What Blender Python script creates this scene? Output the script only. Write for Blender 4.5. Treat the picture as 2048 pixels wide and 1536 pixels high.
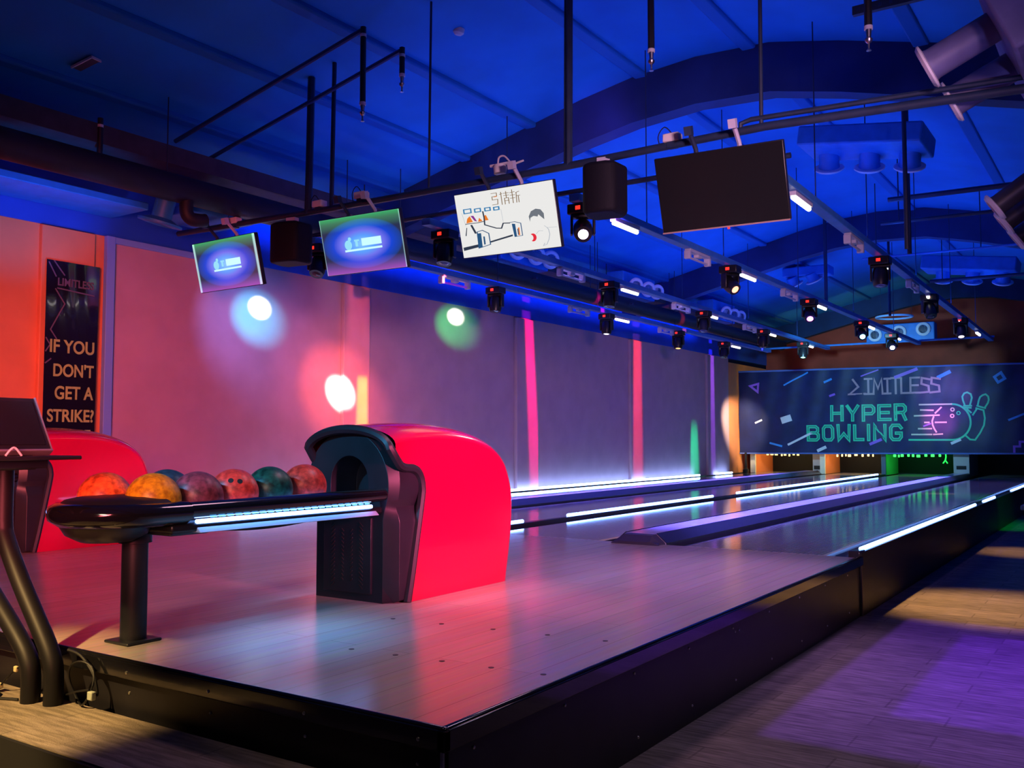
import bpy, bmesh, math, random
from mathutils import Vector, Matrix
random.seed(7)
PI = math.pi
R = math.radians
for _o in list(bpy.data.objects):
    bpy.data.objects.remove(_o)
scn = bpy.context.scene
COL = scn.collection

# ------------------------------------------------------------------ camera, world, exposure
P = 0.405            # height of the approach and lanes above the carpet
cam_d = bpy.data.cameras.new('camera')
cam_d.sensor_width = 36.0
cam_d.lens = 1884.3 / 2048 * 36.0
cam_d.clip_start, cam_d.clip_end = 0.05, 200
cam = bpy.data.objects.new('camera', cam_d)
cam.location = (0, 0, 1.23)
cam.rotation_euler = (R(90 + 3.367), 0, R(33.772))
COL.objects.link(cam)
scn.camera = cam
vs = scn.view_settings
vs.view_transform, vs.look, vs.exposure, vs.gamma = 'Standard', 'None', 0.0, 1.0
vs.use_curve_mapping = False
world = bpy.data.worlds.new('world')
world.use_nodes = True
scn.world = world
world.node_tree.nodes['Background'].inputs[0].default_value = (0.02, 0.03, 0.12, 1)
world.node_tree.nodes['Background'].inputs[1].default_value = 0.05


def spot(name, loc, target, energy, color, angle, blend=0.5, radius=0.05, square=False):
    d = bpy.data.lights.new(name, 'SPOT')
    d.energy, d.color = energy, color
    d.spot_size, d.spot_blend, d.shadow_soft_size = R(angle), blend, radius
    d.use_square = square
    o = bpy.data.objects.new(name, d)
    o.location = loc
    o.rotation_euler = (Vector(target) - Vector(loc)).to_track_quat('-Z', 'Y').to_euler()
    COL.objects.link(o)
    return o


def slit(name, loc, target, energy, color, width, size=80, roll=0.0, height=None):
    """unseen spot masked to one thin vertical fan (or a square) of light"""
    o = spot(name, loc, target, energy, color, size, 0.25, 0.01)
    o.rotation_euler = ((Vector(target) - Vector(loc)).to_track_quat('-Z', 'Y') @ Matrix.Rotation(R(roll), 3, 'Z').to_quaternion()).to_euler()
    d = o.data
    d.use_nodes = True
    nt = d.node_tree
    em = nt.nodes['Emission']
    tc = nt.nodes.new('ShaderNodeTexCoord')
    sp = nt.nodes.new('ShaderNodeSeparateXYZ')
    nt.links.new(tc.outputs['Normal'], sp.inputs[0])
    outs = []
    for axis, lim in ((0, width), (1, height)):
        if lim is None:
            continue
        dv = nt.nodes.new('ShaderNodeMath')
        dv.operation = 'DIVIDE'
        nt.links.new(sp.outputs[axis], dv.inputs[0])
        nt.links.new(sp.outputs[2], dv.inputs[1])
        ab = nt.nodes.new('ShaderNodeMath')
        ab.operation = 'ABSOLUTE'
        nt.links.new(dv.outputs[0], ab.inputs[0])
        mr = nt.nodes.new('ShaderNodeMapRange')
        mr.interpolation_type = 'SMOOTHSTEP'
        soft = 0.4 if height is None else 0.03
        mr.inputs['From Min'].default_value = lim * (1 - soft)
        mr.inputs['From Max'].default_value = lim * (1 + soft)
        mr.inputs['To Min'].default_value = 1.0
        mr.inputs['To Max'].default_value = 0.0
        nt.links.new(ab.outputs[0], mr.inputs['Value'])
        outs.append(mr.outputs[0])
    v = outs[0]
    if len(outs) > 1:
        mu = nt.nodes.new('ShaderNodeMath')
        mu.operation = 'MULTIPLY'
        nt.links.new(outs[0], mu.inputs[0])
        nt.links.new(outs[1], mu.inputs[1])
        v = mu.outputs[0]
    nt.links.new(v, em.inputs['Strength'])
    return o


def area(name, loc, rot, sx, sy, energy, color):
    d = bpy.data.lights.new(name, 'AREA')
    d.shape, d.size, d.size_y = 'RECTANGLE', sx, sy
    d.energy, d.color = energy, color
    o = bpy.data.objects.new(name, d)
    o.location, o.rotation_euler = loc, rot
    COL.objects.link(o)
    return o


def point(name, loc, energy, color, radius=0.03):
    d = bpy.data.lights.new(name, 'POINT')
    d.energy, d.color, d.shadow_soft_size = energy, color, radius
    o = bpy.data.objects.new(name, d)
    o.location = loc
    COL.objects.link(o)
    return o


BLUE = (0.0, 0.09, 1.0)
# unseen blue uplights put in above tracks, pipe and camera for ceiling and wall
for _i, (_x, _y0, _y1, _e) in enumerate(((-2.4, 7.5, 20.5, 58), (-3.95, 7.5, 20.5, 58), (-5.7, 7.5, 20.5, 58), (-6.6, 7.5, 20.5, 36))):
    area('uplight_bar', (_x, (_y0 + _y1) / 2, 3.36), (PI, 0, 0), 0.12, _y1 - _y0, _e, BLUE)
area('uplight_pipe', (-4.6, 6.86, 3.40), (PI, 0, 0), 4.6, 0.08, 10, BLUE)
area('uplight_tray', (-7.60, 13.5, 3.62), (0, R(108), 0), 0.06, 13.0, 75, BLUE).data.spread = R(75)
area('uplight_front', (-2.0, 0.5, 2.8), (PI, 0, 0), 5.0, 1.0, 9, BLUE)
# violet blue fill lights added above the lanes and divider caps, shining down
for _x, _e, _s in ((-2.45, 14, 42), (-3.38, 190, 24), (-4.3, 12, 42), (-5.6, 12, 42), (-6.66, 160, 24)):
    area('lane_fill', (_x, 14.0, 3.2), (0, 0, 0), 0.1, 13.0, _e, (0.30, 0.22, 1.0) if _e < 100 else (0.19, 0.16, 1.0)).data.spread = R(_s)
# unseen wash spots put in near the camera and over the approach
spot('wash_wall', (1.0, 2.0, 2.6), (-8.3, 13.0, 1.6), 1500, (1.0, 0.50, 0.72), 50, 1.0, 0.3)
spot('wash_red', (-2.4, 0.2, 1.7), (-8.4, 5.9, 1.25), 2600, (1.0, 0.14, 0.16), 43, 1.0, 0.8)
spot('wash_floor', (-2.6, 4.2, 3.2), (-2.9, 4.3, 0.4), 125, (1.0, 0.54, 0.76), 105, 1.0, 0.3)
spot('wash_violet', (-1.8, 6.6, 3.2), (-2.2, 5.6, 0.4), 210, (0.66, 0.32, 1.0), 50, 1.0, 0.2)
spot('wash_hood', (1.4, 3.0, 1.9), (-3.2, 4.2, 0.85), 2700, (1.0, 0.14, 0.32), 20, 0.7, 0.2)
spot('hood_top', (-3.2, 7.4, 3.1), (-3.42, 4.0, 1.3), 90, (1.0, 0.85, 0.95), 14, 0.9, 0.25)  # added beyond the hood to put a highlight on its crest

# ------------------------------------------------------------------ materials
MATS = {}


def mat(name, color, rough=0.5, metal=0.0, spec=0.5, emit=None, strength=0.0, noise=0.0, scale=8.0, coat=0.0, bump=0.0):
    if name in MATS:
        return MATS[name]
    m = bpy.data.materials.new(name)
    m.use_nodes = True
    nt = m.node_tree
    b = nt.nodes['Principled BSDF']
    b.inputs['Base Color'].default_value = (*color, 1)
    b.inputs['Roughness'].default_value = rough
    b.inputs['Metallic'].default_value = metal
    b.inputs['Specular IOR Level'].default_value = spec
    b.inputs['Coat Weight'].default_value = coat
    if emit:
        b.inputs['Emission Color'].default_value = (*emit, 1)
        b.inputs['Emission Strength'].default_value = strength
    if noise or bump:
        tc = nt.nodes.new('ShaderNodeTexCoord')
        nz = nt.nodes.new('ShaderNodeTexNoise')
        nz.inputs['Scale'].default_value = scale
        nz.inputs['Detail'].default_value = 6
        nt.links.new(tc.outputs['Object'], nz.inputs['Vector'])
        if noise:
            mx = nt.nodes.new('ShaderNodeMix')
            mx.data_type = 'RGBA'
            mx.inputs[6].default_value = (*[c * (1 - noise) for c in color], 1)
            mx.inputs[7].default_value = (*[min(1, c * (1 + noise)) for c in color], 1)
            mr = nt.nodes.new('ShaderNodeMapRange')
            mr.inputs['From Min'].default_value, mr.inputs['From Max'].default_value = 0.32, 0.68
            nt.links.new(nz.outputs['Fac'], mr.inputs['Value'])
            nt.links.new(mr.outputs[0], mx.inputs[0])
            nt.links.new(mx.outputs[2], b.inputs['Base Color'])
        if bump:
            bp = nt.nodes.new('ShaderNodeBump')
            bp.inputs['Strength'].default_value = bump
            bp.inputs['Distance'].default_value = 0.01
            nt.links.new(nz.outputs['Fac'], bp.inputs['Height'])
            nt.links.new(bp.outputs['Normal'], b.inputs['Normal'])
    MATS[name] = m
    return m


def wood_mat(name, c1, c2, rough, plank_w, plank_l, gap=0.02, along_y=True, joint=0.55):
    m = bpy.data.materials.new(name)
    m.use_nodes = True
    nt = m.node_tree
    b = nt.nodes['Principled BSDF']
    b.inputs['Roughness'].default_value = rough
    tc = nt.nodes.new('ShaderNodeTexCoord')
    mp = nt.nodes.new('ShaderNodeMapping')
    mp.inputs['Rotation'].default_value = (0, 0, PI / 2 if along_y else 0)
    br = nt.nodes.new('ShaderNodeTexBrick')
    br.inputs['Scale'].default_value = 1.0
    br.inputs['Brick Width'].default_value = plank_l
    br.inputs['Row Height'].default_value = plank_w
    br.inputs['Mortar Size'].default_value = gap * plank_w
    br.inputs['Color1'].default_value = (*c1, 1)
    br.inputs['Color2'].default_value = (*c2, 1)
    br.inputs['Mortar'].default_value = (*[min(1, c * joint) for c in c1], 1)
    nz = nt.nodes.new('ShaderNodeTexNoise')
    nz.inputs['Scale'].default_value = 3.0
    nz.inputs['Detail'].default_value = 5
    st = nt.nodes.new('ShaderNodeMapping')
    st.inputs['Scale'].default_value = (14, 0.7, 1)
    mx = nt.nodes.new('ShaderNodeMix')
    mx.data_type = 'RGBA'
    mx.blend_type = 'MULTIPLY'
    mx.inputs[0].default_value = 0.35
    nt.links.new(tc.outputs['Object'], mp.inputs['Vector'])
    nt.links.new(tc.outputs['Object'], st.inputs['Vector'])
    nt.links.new(st.outputs['Vector'], nz.inputs['Vector'])
    nt.links.new(mp.outputs['Vector'], br.inputs['Vector'])
    nt.links.new(br.outputs['Color'], mx.inputs[6])
    nt.links.new(nz.outputs['Color'], mx.inputs[7])
    nt.links.new(mx.outputs[2], b.inputs['Base Color'])
    MATS[name] = m
    return m


def carpet_mat(name, c1, c2):
    m = bpy.data.materials.new(name)
    m.use_nodes = True
    nt = m.node_tree
    b = nt.nodes['Principled BSDF']
    b.inputs['Roughness'].default_value = 0.95
    b.inputs['Specular IOR Level'].default_value = 0.1
    tc = nt.nodes.new('ShaderNodeTexCoord')
    br = nt.nodes.new('ShaderNodeTexBrick')
    br.inputs['Scale'].default_value = 1.0
    br.inputs['Brick Width'].default_value = 0.75
    br.inputs['Row Height'].default_value = 0.165
    br.offset, br.offset_frequency = 0.37, 2
    br.inputs['Mortar Size'].default_value = 0.005
    br.inputs['Color1'].default_value = (*c1, 1)
    br.inputs['Color2'].default_value = (*c2, 1)
    br.inputs['Mortar'].default_value = (*[c * 0.68 for c in c1], 1)
    nt.links.new(tc.outputs['Object'], br.inputs['Vector'])
    mp = nt.nodes.new('ShaderNodeMapping')
    mp.inputs['Scale'].default_value = (3, 26, 3)
    nt.links.new(tc.outputs['Object'], mp.inputs['Vector'])
    nz = nt.nodes.new('ShaderNodeTexNoise')
    nz.inputs['Scale'].default_value = 2.2
    nz.inputs['Detail'].default_value = 8
    nt.links.new(mp.outputs['Vector'], nz.inputs['Vector'])
    rp = nt.nodes.new('ShaderNodeValToRGB')
    rp.color_ramp.elements[0].position, rp.color_ramp.elements[0].color = 0.38, (0.35, 0.35, 0.35, 1)
    rp.color_ramp.elements[1].position, rp.color_ramp.elements[1].color = 0.62, (1, 1, 1, 1)
    nt.links.new(nz.outputs['Fac'], rp.inputs['Fac'])
    mx = nt.nodes.new('ShaderNodeMix')
    mx.data_type = 'RGBA'
    mx.blend_type = 'MULTIPLY'
    mx.inputs[0].default_value = 0.62
    nt.links.new(br.outputs['Color'], mx.inputs[6])
    nt.links.new(rp.outputs['Color'], mx.inputs[7])
    nt.links.new(mx.outputs[2], b.inputs['Base Color'])
    n2 = nt.nodes.new('ShaderNodeTexNoise')
    n2.inputs['Scale'].default_value = 220
    nt.links.new(tc.outputs['Object'], n2.inputs['Vector'])
    bp = nt.nodes.new('ShaderNodeBump')
    bp.inputs['Strength'].default_value = 0.5
    bp.inputs['Distance'].default_value = 0.006
    nt.links.new(n2.outputs['Fac'], bp.inputs['Height'])
    nt.links.new(bp.outputs['Normal'], b.inputs['Normal'])
    MATS[name] = m
    return m


def glow(name, color, strength):
    return mat(name, (0.02, 0.02, 0.02), 0.4, emit=color, strength=strength)


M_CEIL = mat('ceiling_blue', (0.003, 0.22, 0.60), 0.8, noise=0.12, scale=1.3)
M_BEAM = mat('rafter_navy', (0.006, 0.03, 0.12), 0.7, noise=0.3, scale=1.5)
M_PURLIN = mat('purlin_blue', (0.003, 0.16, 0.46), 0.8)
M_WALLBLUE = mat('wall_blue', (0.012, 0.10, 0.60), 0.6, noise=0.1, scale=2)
M_ORANGE = mat('wall_orange', (0.80, 0.30, 0.11), 0.7, noise=0.06, scale=3)
M_MAUVE = mat('wall_mauve', (0.52, 0.36, 0.40), 0.75, noise=0.06, scale=3)
M_ENDRED = mat('end_wall_red', (0.42, 0.06, 0.035), 0.8, noise=0.2, scale=2)
M_DARK = mat('dark_room', (0.03, 0.03, 0.04), 0.9)
M_CARPET = carpet_mat('carpet', (0.27, 0.23, 0.21), (0.21, 0.18, 0.165))
M_CARPET2 = carpet_mat('carpet_raised', (0.42, 0.34, 0.26), (0.32, 0.26, 0.2))
M_APPROACH = wood_mat('approach_wood', (0.62, 0.52, 0.46), (0.56, 0.47, 0.42), 0.22, 0.14, 1.9, 0.012)
M_LANE = wood_mat('lane_wood', (0.50, 0.44, 0.42), (0.40, 0.35, 0.34), 0.10, 0.033, 0.9, 0.10, True, 1.5)
M_BLACK = mat('black_plastic', (0.012, 0.012, 0.014), 0.35, noise=0.2)
M_GLOSSBLACK = mat('gloss_black', (0.008, 0.008, 0.01), 0.12, coat=0.5)
M_MATTEBLACK = mat('matte_black', (0.006, 0.006, 0.008), 0.8)
M_FASCIA = mat('fascia_black', (0.012, 0.011, 0.015), 0.45, noise=0.3, scale=5)
M_STEEL = mat('steel', (0.55, 0.55, 0.58), 0.3, 1.0, noise=0.1)
M_SCREW = mat('screw_head', (0.85, 0.82, 0.75), 0.3, 1.0)
M_RED = mat('hood_red', (0.50, 0.001, 0.055), 0.22, coat=0.4, noise=0.03, scale=2)
M_HOODBLACK = mat('hood_black', (0.014, 0.017, 0.024), 0.42, noise=0.2, scale=6, bump=0.03)
M_CAP = mat('divider_cap', (0.55, 0.50, 0.85), 0.18, noise=0.08)  # violet light on the pale cap is mixed into its base colour
M_GUTTER = mat('gutter_dark', (0.03, 0.03, 0.045), 0.25)
M_LED = glow('led_blue_white', (0.16, 0.34, 1.0), 14.0)
M_LEDWALL = glow('led_wall_white', (0.28, 0.48, 1.0), 22.0)
M_TUBE = glow('tube_white', (1.0, 0.93, 0.85), 5.0)
M_TUBEOFF = mat('fixture_white', (0.62, 0.64, 0.72), 0.4, noise=0.05)
M_TUBEUV = glow('tube_violet', (0.25, 0.02, 0.8), 0.6)
M_TRACK = mat('track_blue', (0.05, 0.22, 0.6), 0.45, noise=0.1)
M_PIPE = mat('dark_pipe', (0.015, 0.03, 0.07), 0.5, noise=0.2)
M_DUCTBLUE = mat('duct_blue', (0.02, 0.20, 0.60), 0.5, noise=0.1)
M_DUCTBLACK = mat('duct_black', (0.008, 0.009, 0.016), 0.6)
M_DUCTGREY = mat('duct_grey', (0.13, 0.13, 0.28), 0.55, noise=0.15)
M_RIM = mat('nozzle_rim', (0.70, 0.70, 0.74), 0.45, noise=0.08)
M_WHITE = mat('white_plastic', (0.72, 0.70, 0.68), 0.45, noise=0.05)
M_STRIPLILAC = mat('painted_lilac', (0.20, 0.42, 0.95), 0.5)
M_STRIPGREY = mat('painted_grey', (0.50, 0.50, 0.62), 0.5, noise=0.05)
M_REDDOT = glow('red_display', (1.0, 0.02, 0.01), 2.5)
M_SCREENOFF = mat('screen_off', (0.010, 0.011, 0.013), 0.24, spec=0.35)


# ------------------------------------------------------------------ mesh builder
class MB:
    def __init__(self):
        self.v, self.f, self.mi, self.n = [], [], [], 0

    def add(self, vs_, fs, mi=0):
        k = len(self.v)
        self.v += [tuple(p) for p in vs_]
        self.f += [tuple(i + k for i in f) for f in fs]
        self.mi += [mi] * len(fs)
        return self

    def box(self, c, s, mi=0, rot=None):
        x, y, z = s[0] / 2, s[1] / 2, s[2] / 2
        pts = [Vector(p) for p in ((-x, -y, -z), (x, -y, -z), (x, y, -z), (-x, y, -z), (-x, -y, z), (x, -y, z), (x, y, z), (-x, y, z))]
        if rot is not None:
            pts = [rot @ p for p in pts]
        pts = [p + Vector(c) for p in pts]
        return self.add(pts, [(0, 3, 2, 1), (4, 5, 6, 7), (0, 1, 5, 4), (1, 2, 6, 5), (2, 3, 7, 6), (3, 0, 4, 7)], mi)

    def bb(self, x0, x1, y0, y1, z0, z1, mi=0):
        return self.box(((x0 + x1) / 2, (y0 + y1) / 2, (z0 + z1) / 2), (abs(x1 - x0), abs(y1 - y0), abs(z1 - z0)), mi)

    def tube(self, path, r, n=10, mi=0, cap=True):
        path = [Vector(p) for p in path]
        rs = r if isinstance(r, (list, tuple)) else [r] * len(path)
        rings, up = [], None
        for i, p in enumerate(path):
            a = path[max(0, i - 1)]
            b = path[min(len(path) - 1, i + 1)]
            t = (b - a).normalized()
            if up is None:
                up = Vector((0, 0, 1)) if abs(t.z) < 0.9 else Vector((1, 0, 0))
            s = t.cross(up).normalized()
            up = s.cross(t).normalized()
            rings.append([p + (s * math.cos(2 * PI * k / n) + up * math.sin(2 * PI * k / n)) * rs[i] for k in range(n)])
        vs_ = [q for ring in rings for q in ring]
        fs = []
        for i in range(len(path) - 1):
            for k in range(n):
                a, b = i * n + k, i * n + (k + 1) % n
                fs.append((a, b, b + n, a + n))
        if cap:
            fs.append(tuple(reversed(range(n))))
            fs.append(tuple(range((len(path) - 1) * n, len(path) * n)))
        return self.add(vs_, fs, mi)

    def lathe(self, prof, origin=(0, 0, 0), axis=(0, 0, 1), n=24, mi=0):
        ax = Vector(axis).normalized()
        q = Vector((0, 0, 1)).rotation_difference(ax)
        vs_, fs = [], []
        for r, z in prof:
            for k in range(n):
                a = 2 * PI * k / n
                vs_.append(q @ Vector((r * math.cos(a), r * math.sin(a), z)) + Vector(origin))
        for i in range(len(prof) - 1):
            for k in range(n):
                a, b = i * n + k, i * n + (k + 1) % n
                fs.append((a, b, b + n, a + n))
        if prof[0][0] > 1e-6:
            fs.append(tuple(reversed(range(n))))
        if prof[-1][0] > 1e-6:
            fs.append(tuple(range((len(prof) - 1) * n, len(prof) * n)))
        return self.add(vs_, fs, mi)

    def prism(self, poly, fn, d0, d1, mi=0):
        """extrude a 2-D polygon; fn(u, v, d) -> 3-D"""
        n = len(poly)
        vs_ = [fn(u, v, d0) for u, v in poly] + [fn(u, v, d1) for u, v in poly]
        fs = [tuple(reversed(range(n))), tuple(range(n, 2 * n))]
        fs += [(i, (i + 1) % n, n + (i + 1) % n, n + i) for i in range(n)]
        return self.add(vs_, fs, mi)

    def ribbon(self, pts, w, fn, d0, d1, mi=0, closed=False):
        """flat stroke of width w along 2-D points"""
        pts = [Vector((p[0], p[1])) for p in pts]
        n = len(pts)
        L, Rr = [], []
        for i in range(n):
            if closed:
                a, b = pts[i - 1], pts[(i + 1) % n]
            else:
                a, b = pts[max(0, i - 1)], pts[min(n - 1, i + 1)]
            d1_ = (pts[i] - a).normalized() if (pts[i] - a).length > 1e-9 else (b - pts[i]).normalized()
            d2_ = (b - pts[i]).normalized() if (b - pts[i]).length > 1e-9 else d1_
            t = (d1_ + d2_)
            t = t.normalized() if t.length > 1e-6 else d1_
            nn = Vector((-t.y, t.x))
            k = 1 / max(0.45, abs(nn.dot(Vector((-d2_.y, d2_.x)))))
            p = pts[i].copy()
            if not closed and i == 0:
                p -= d2_ * w * 0.5
            if not closed and i == n - 1:
                p += d1_ * w * 0.5
            L.append(p + nn * w * 0.5 * k)
            Rr.append(p - nn * w * 0.5 * k)
        m = n if closed else n - 1
        for i in range(m):
            j = (i + 1) % n
            self.prism([L[i], L[j], Rr[j], Rr[i]], fn, d0, d1, mi)
        return self

    def build(self, name, mats, parent=None, smooth=True, bevel=0.0, loc=None, seg=2):
        me = bpy.data.meshes.new(name)
        me.from_pydata(self.v, [], self.f)
        if not isinstance(mats, (list, tuple)):
            mats = [mats]
        for m in mats:
            me.materials.append(m)
        me.polygons.foreach_set('material_index', self.mi)
        bm = bmesh.new()
        bm.from_mesh(me)
        bmesh.ops.recalc_face_normals(bm, faces=bm.faces)
        bm.to_mesh(me)
        bm.free()
        if smooth:
            me.shade_smooth()
            me.set_sharp_from_angle(angle=R(35))
        me.update()
        o = bpy.data.objects.new(name, me)
        COL.objects.link(o)
        if parent is not None:
            o.parent = parent
        if loc:
            o.location = loc
        if bevel:
            md = o.modifiers.new('bevel', 'BEVEL')
            md.width, md.segments, md.limit_method = bevel, seg, 'ANGLE'
            md.angle_limit = R(40)
        return o


def tag(o, label=None, cat=None, group=None, kind=None):
    if label:
        o['label'] = label
    if cat:
        o['category'] = cat
    if group:
        o['group'] = group
    if kind:
        o['kind'] = kind
    return o


def thing(name, label, cat, loc=(0, 0, 0), rz=0.0, group=None):
    o = bpy.data.objects.new(name, None)
    o.empty_display_size = 0.1
    o.location, o.rotation_euler = loc, (0, 0, rz)
    COL.objects.link(o)
    return tag(o, label, cat, group)


def struct(name, mb, m, label=None, cat=None, **kw):
    o = mb.build(name, m, **kw)
    return tag(o, label, cat, kind='structure')


def dup(root, loc, label, rz=None, group=None):
    r = root.copy()
    COL.objects.link(r)
    r.location = loc
    if rz is not None:
        r.rotation_euler = (0, 0, rz)
    r['label'] = label
    if group:
        r['group'] = group
    for ch in list(root.children):
        c = ch.copy()
        COL.objects.link(c)
        c.parent = r
        for g in list(ch.children):
            d = g.copy()
            COL.objects.link(d)
            d.parent = c
    return r


def smooth_path(pts, n=6):
    """Catmull-Rom through the points"""
    pts = [Vector(p) for p in pts]
    out = []
    for i in range(len(pts) - 1):
        p0, p1, p2, p3 = pts[max(0, i - 1)], pts[i], pts[i + 1], pts[min(len(pts) - 1, i + 2)]
        for k in range(n):
            t = k / n
            out.append(0.5 * (2 * p1 + (p2 - p0) * t + (2 * p0 - 5 * p1 + 4 * p2 - p3) * t * t + (3 * p1 - p0 - 3 * p2 + p3) * t ** 3))
    out.append(pts[-1])
    return out


XY = lambda u, v, d: (u, v, d)
YB = 22.7
WX = -8.4

# ------------------------------------------------------------------ the room
CX = [-8.4, -7.2, -4.9, -4.3, -3.6, -2.85, -2.2, -0.72, 5.0]
CZ = [4.02, 4.31, 4.88, 4.99, 5.05, 5.02, 4.88, 4.49, 3.0]


def ceil_z(x):
    for i in range(len(CX) - 1):
        if x <= CX[i + 1]:
            t = (x - CX[i]) / (CX[i + 1] - CX[i])
            return CZ[i] + t * (CZ[i + 1] - CZ[i])
    return CZ[-1]


m = MB().bb(WX - 0.1, 5.0, -4.0, 25.0, -0.1, 0.0)
struct('floor', m, M_CARPET, 'grey brown plank pattern carpet beside the lanes', 'floor', smooth=False)
m = MB().bb(-6.5, -1.95, 1.76, 2.12, 0.0, 0.225)
m.bb(-6.5, -1.95, 1.745, 1.76, 0.0, 0.221, 1)
struct('floor_step', m, [M_CARPET2, M_MATTEBLACK], 'raised carpet step in front of the bowling platform', 'step', smooth=False)

m = MB()
poly = [(x, z) for x, z in zip(CX, CZ)]
m.prism(poly + [(x, z + 0.15) for x, z in reversed(poly)], lambda u, v, d: (u, d, v), -4.0, 25.0)
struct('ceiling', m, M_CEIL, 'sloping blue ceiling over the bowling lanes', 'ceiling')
for y in (1.0, 8.78, 16.5, 24.3):
    m = MB()
    m.prism([(x, z - 0.002) for x, z in poly] + [(x, z - 0.48) for x, z in reversed(poly)], lambda u, v, d: (u, d, v), y - 0.11, y + 0.11)
    struct('ceiling_beam', m, M_BEAM, None, None)
for x in (-7.45, -6.45, -5.55, -4.2, -3.05, -1.5, -0.2):
    z = ceil_z(x)
    m = MB().bb(x - 0.07, x + 0.07, -4.0, 24.9, z - 0.035, z + 0.03)
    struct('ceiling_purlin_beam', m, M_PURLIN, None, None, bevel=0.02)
m = MB().bb(-7.75, -7.45, -4.0, 24.9, 3.80, 3.97)
struct('eave_beam', m, mat('eave_brown', (0.045, 0.045, 0.055), 0.7, noise=0.2), 'dark brown beam along the eave over the wall', 'beam')

# left wall: orange paint, then mauve panel, blue band above
m = MB()
ZT = 3.22
m.bb(WX - 0.1, WX, -4.0, 5.43, 0, ZT, 0)
m.bb(WX - 0.1, WX, 5.43, 22.1, 0, ZT, 1)
m.bb(WX - 0.1, WX, 22.1, 25.0, 0, ZT - 0.1, 0)
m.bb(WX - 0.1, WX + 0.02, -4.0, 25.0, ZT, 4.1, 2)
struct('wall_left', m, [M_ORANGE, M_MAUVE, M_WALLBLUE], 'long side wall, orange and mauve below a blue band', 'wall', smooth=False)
for y0, y1 in ((8.66, 9.14), (12.62, 13.26), (16.68, 17.3), (20.62, 21.2)):
    m = MB().bb(WX, WX + 0.06, y0, y1, 0, ZT - 0.02)
    struct('wall_pillar', m, M_MAUVE, None, None, bevel=0.008)
m = MB().bb(WX, WX + 0.05, 4.72, 5.25, 0, ZT - 0.01)
struct('wall_pillar', m, M_ORANGE, None, None, bevel=0.008)
m = MB().bb(WX, WX + 0.06, 5.37, 5.46, 0, ZT).bb(WX + 0.002, WX + 0.05, 5.46, 6.75, ZT - 0.06, ZT)
struct('trim_1', m, M_STRIPLILAC, 'pale lilac painted corner strip on the side wall', 'trim', bevel=0.006)
m = MB().bb(WX, 5.0, 24.9, 25.0, 0, 5.2)
struct('wall_back', m, M_ENDRED, 'dark red end wall above the banner', 'wall', smooth=False)
struct('wall_front', MB().bb(WX, 5.0, -4.1, -4.0, 0, 5.2), M_DARK, 'wall behind the camera', 'wall', smooth=False)
struct('wall_right', MB().bb(5.0, 5.1, -4.0, 25.0, 0, 5.2), M_DARK, 'wall on the carpet side', 'wall', smooth=False)

# ------------------------------------------------------------------ approach platform, lanes, dividers
t = thing('bowling_approach', 'raised pale wood approach platform with black fascia and screws', 'platform', (-5.0, 4.5, 0))


def local(parent):
    ox, oy, oz = parent.location
    return lambda o: (setattr(o, 'location', (o.location[0] - ox, o.location[1] - oy, o.location[2] - oz)), o)[1]


lc = local(t)
lc(MB().bb(WX + 0.01, -1.69, 2.16, 6.86, P - 0.03, P).build('deck', M_APPROACH, t, smooth=False))
lc(MB().bb(WX + 0.01, -1.70, 2.17, 2.20, 0.0, P - 0.03).build('front_panel', M_FASCIA, t, smooth=False))
lc(MB().bb(-1.70, -1.675, 2.18, 6.855, 0.0, P - 0.03).build('side_panel', M_FASCIA, t, smooth=False))
m = MB().bb(WX + 0.01, -1.655, 2.135, 2.165, P - 0.055, P + 0.006)
m.tube([(WX + 0.01, 2.15, P + 0.005), (-1.655, 2.15, P + 0.005)], 0.011, 8)
lc(m.build('front_trim', M_GLOSSBLACK, t, bevel=0.004))
m = MB().bb(-1.685, -1.655, 2.135, 6.9, P - 0.055, P + 0.006)
m.tube([(-1.67, 2.14, P + 0.005), (-1.67, 6.9, P + 0.005)], 0.011, 8)
lc(m.build('side_trim', M_GLOSSBLACK, t, bevel=0.004))
lc(MB().bb(-1.693, -1.683, 2.163, 2.172, 0, P - 0.056).build('corner_strip', M_WHITE, t))
SCREW = MB().lathe([(0.006, 0), (0.0055, 0.003), (0.002, 0.005)], (0, 0, 0), (0, 0, 1), 8).build('screw', M_SCREW, t)
DOT = MB().lathe([(0.011, 0), (0.011, 0.0012)], (0, 0, 0), (0, 0, 1), 10).build('approach_dot', mat('dot_brown', (0.05, 0.03, 0.03), 0.5), t)
used = set()


def stud(proto, p, rot):
    o = proto if proto.name not in used else proto.copy()
    if proto.name in used:
        COL.objects.link(o)
    used.add(proto.name)
    o.location = (p[0] - t.location[0], p[1] - t.location[1], p[2] - t.location[2])
    o.rotation_euler = rot


side = (0, PI / 2, 0)
for k in range(9):
    y = 2.3 + k * 0.53
    stud(SCREW, (-1.675, y, 0.322), side)
    stud(SCREW, (-1.675, y + 0.03, 0.07), side)
for y in (4.45, 4.5):
    stud(SCREW, (-1.675, y, 0.30), side)
for k in range(6):
    x = -1.75 - k * 0.46
    stud(SCREW, (x, 2.135, 0.375), (PI / 2, 0, 0))
    stud(SCREW, (x - 0.03, 2.17, 0.29), (PI / 2, 0, 0))
for k in range(5):
    stud(DOT, (-2.62 + 0.21 * k, 2.78 + 0.02 * k, P), (0, 0, 0))
    stud(DOT, (-2.9 + 0.26 * k, 3.35 + 0.03 * k, P), (0, 0, 0))

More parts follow.
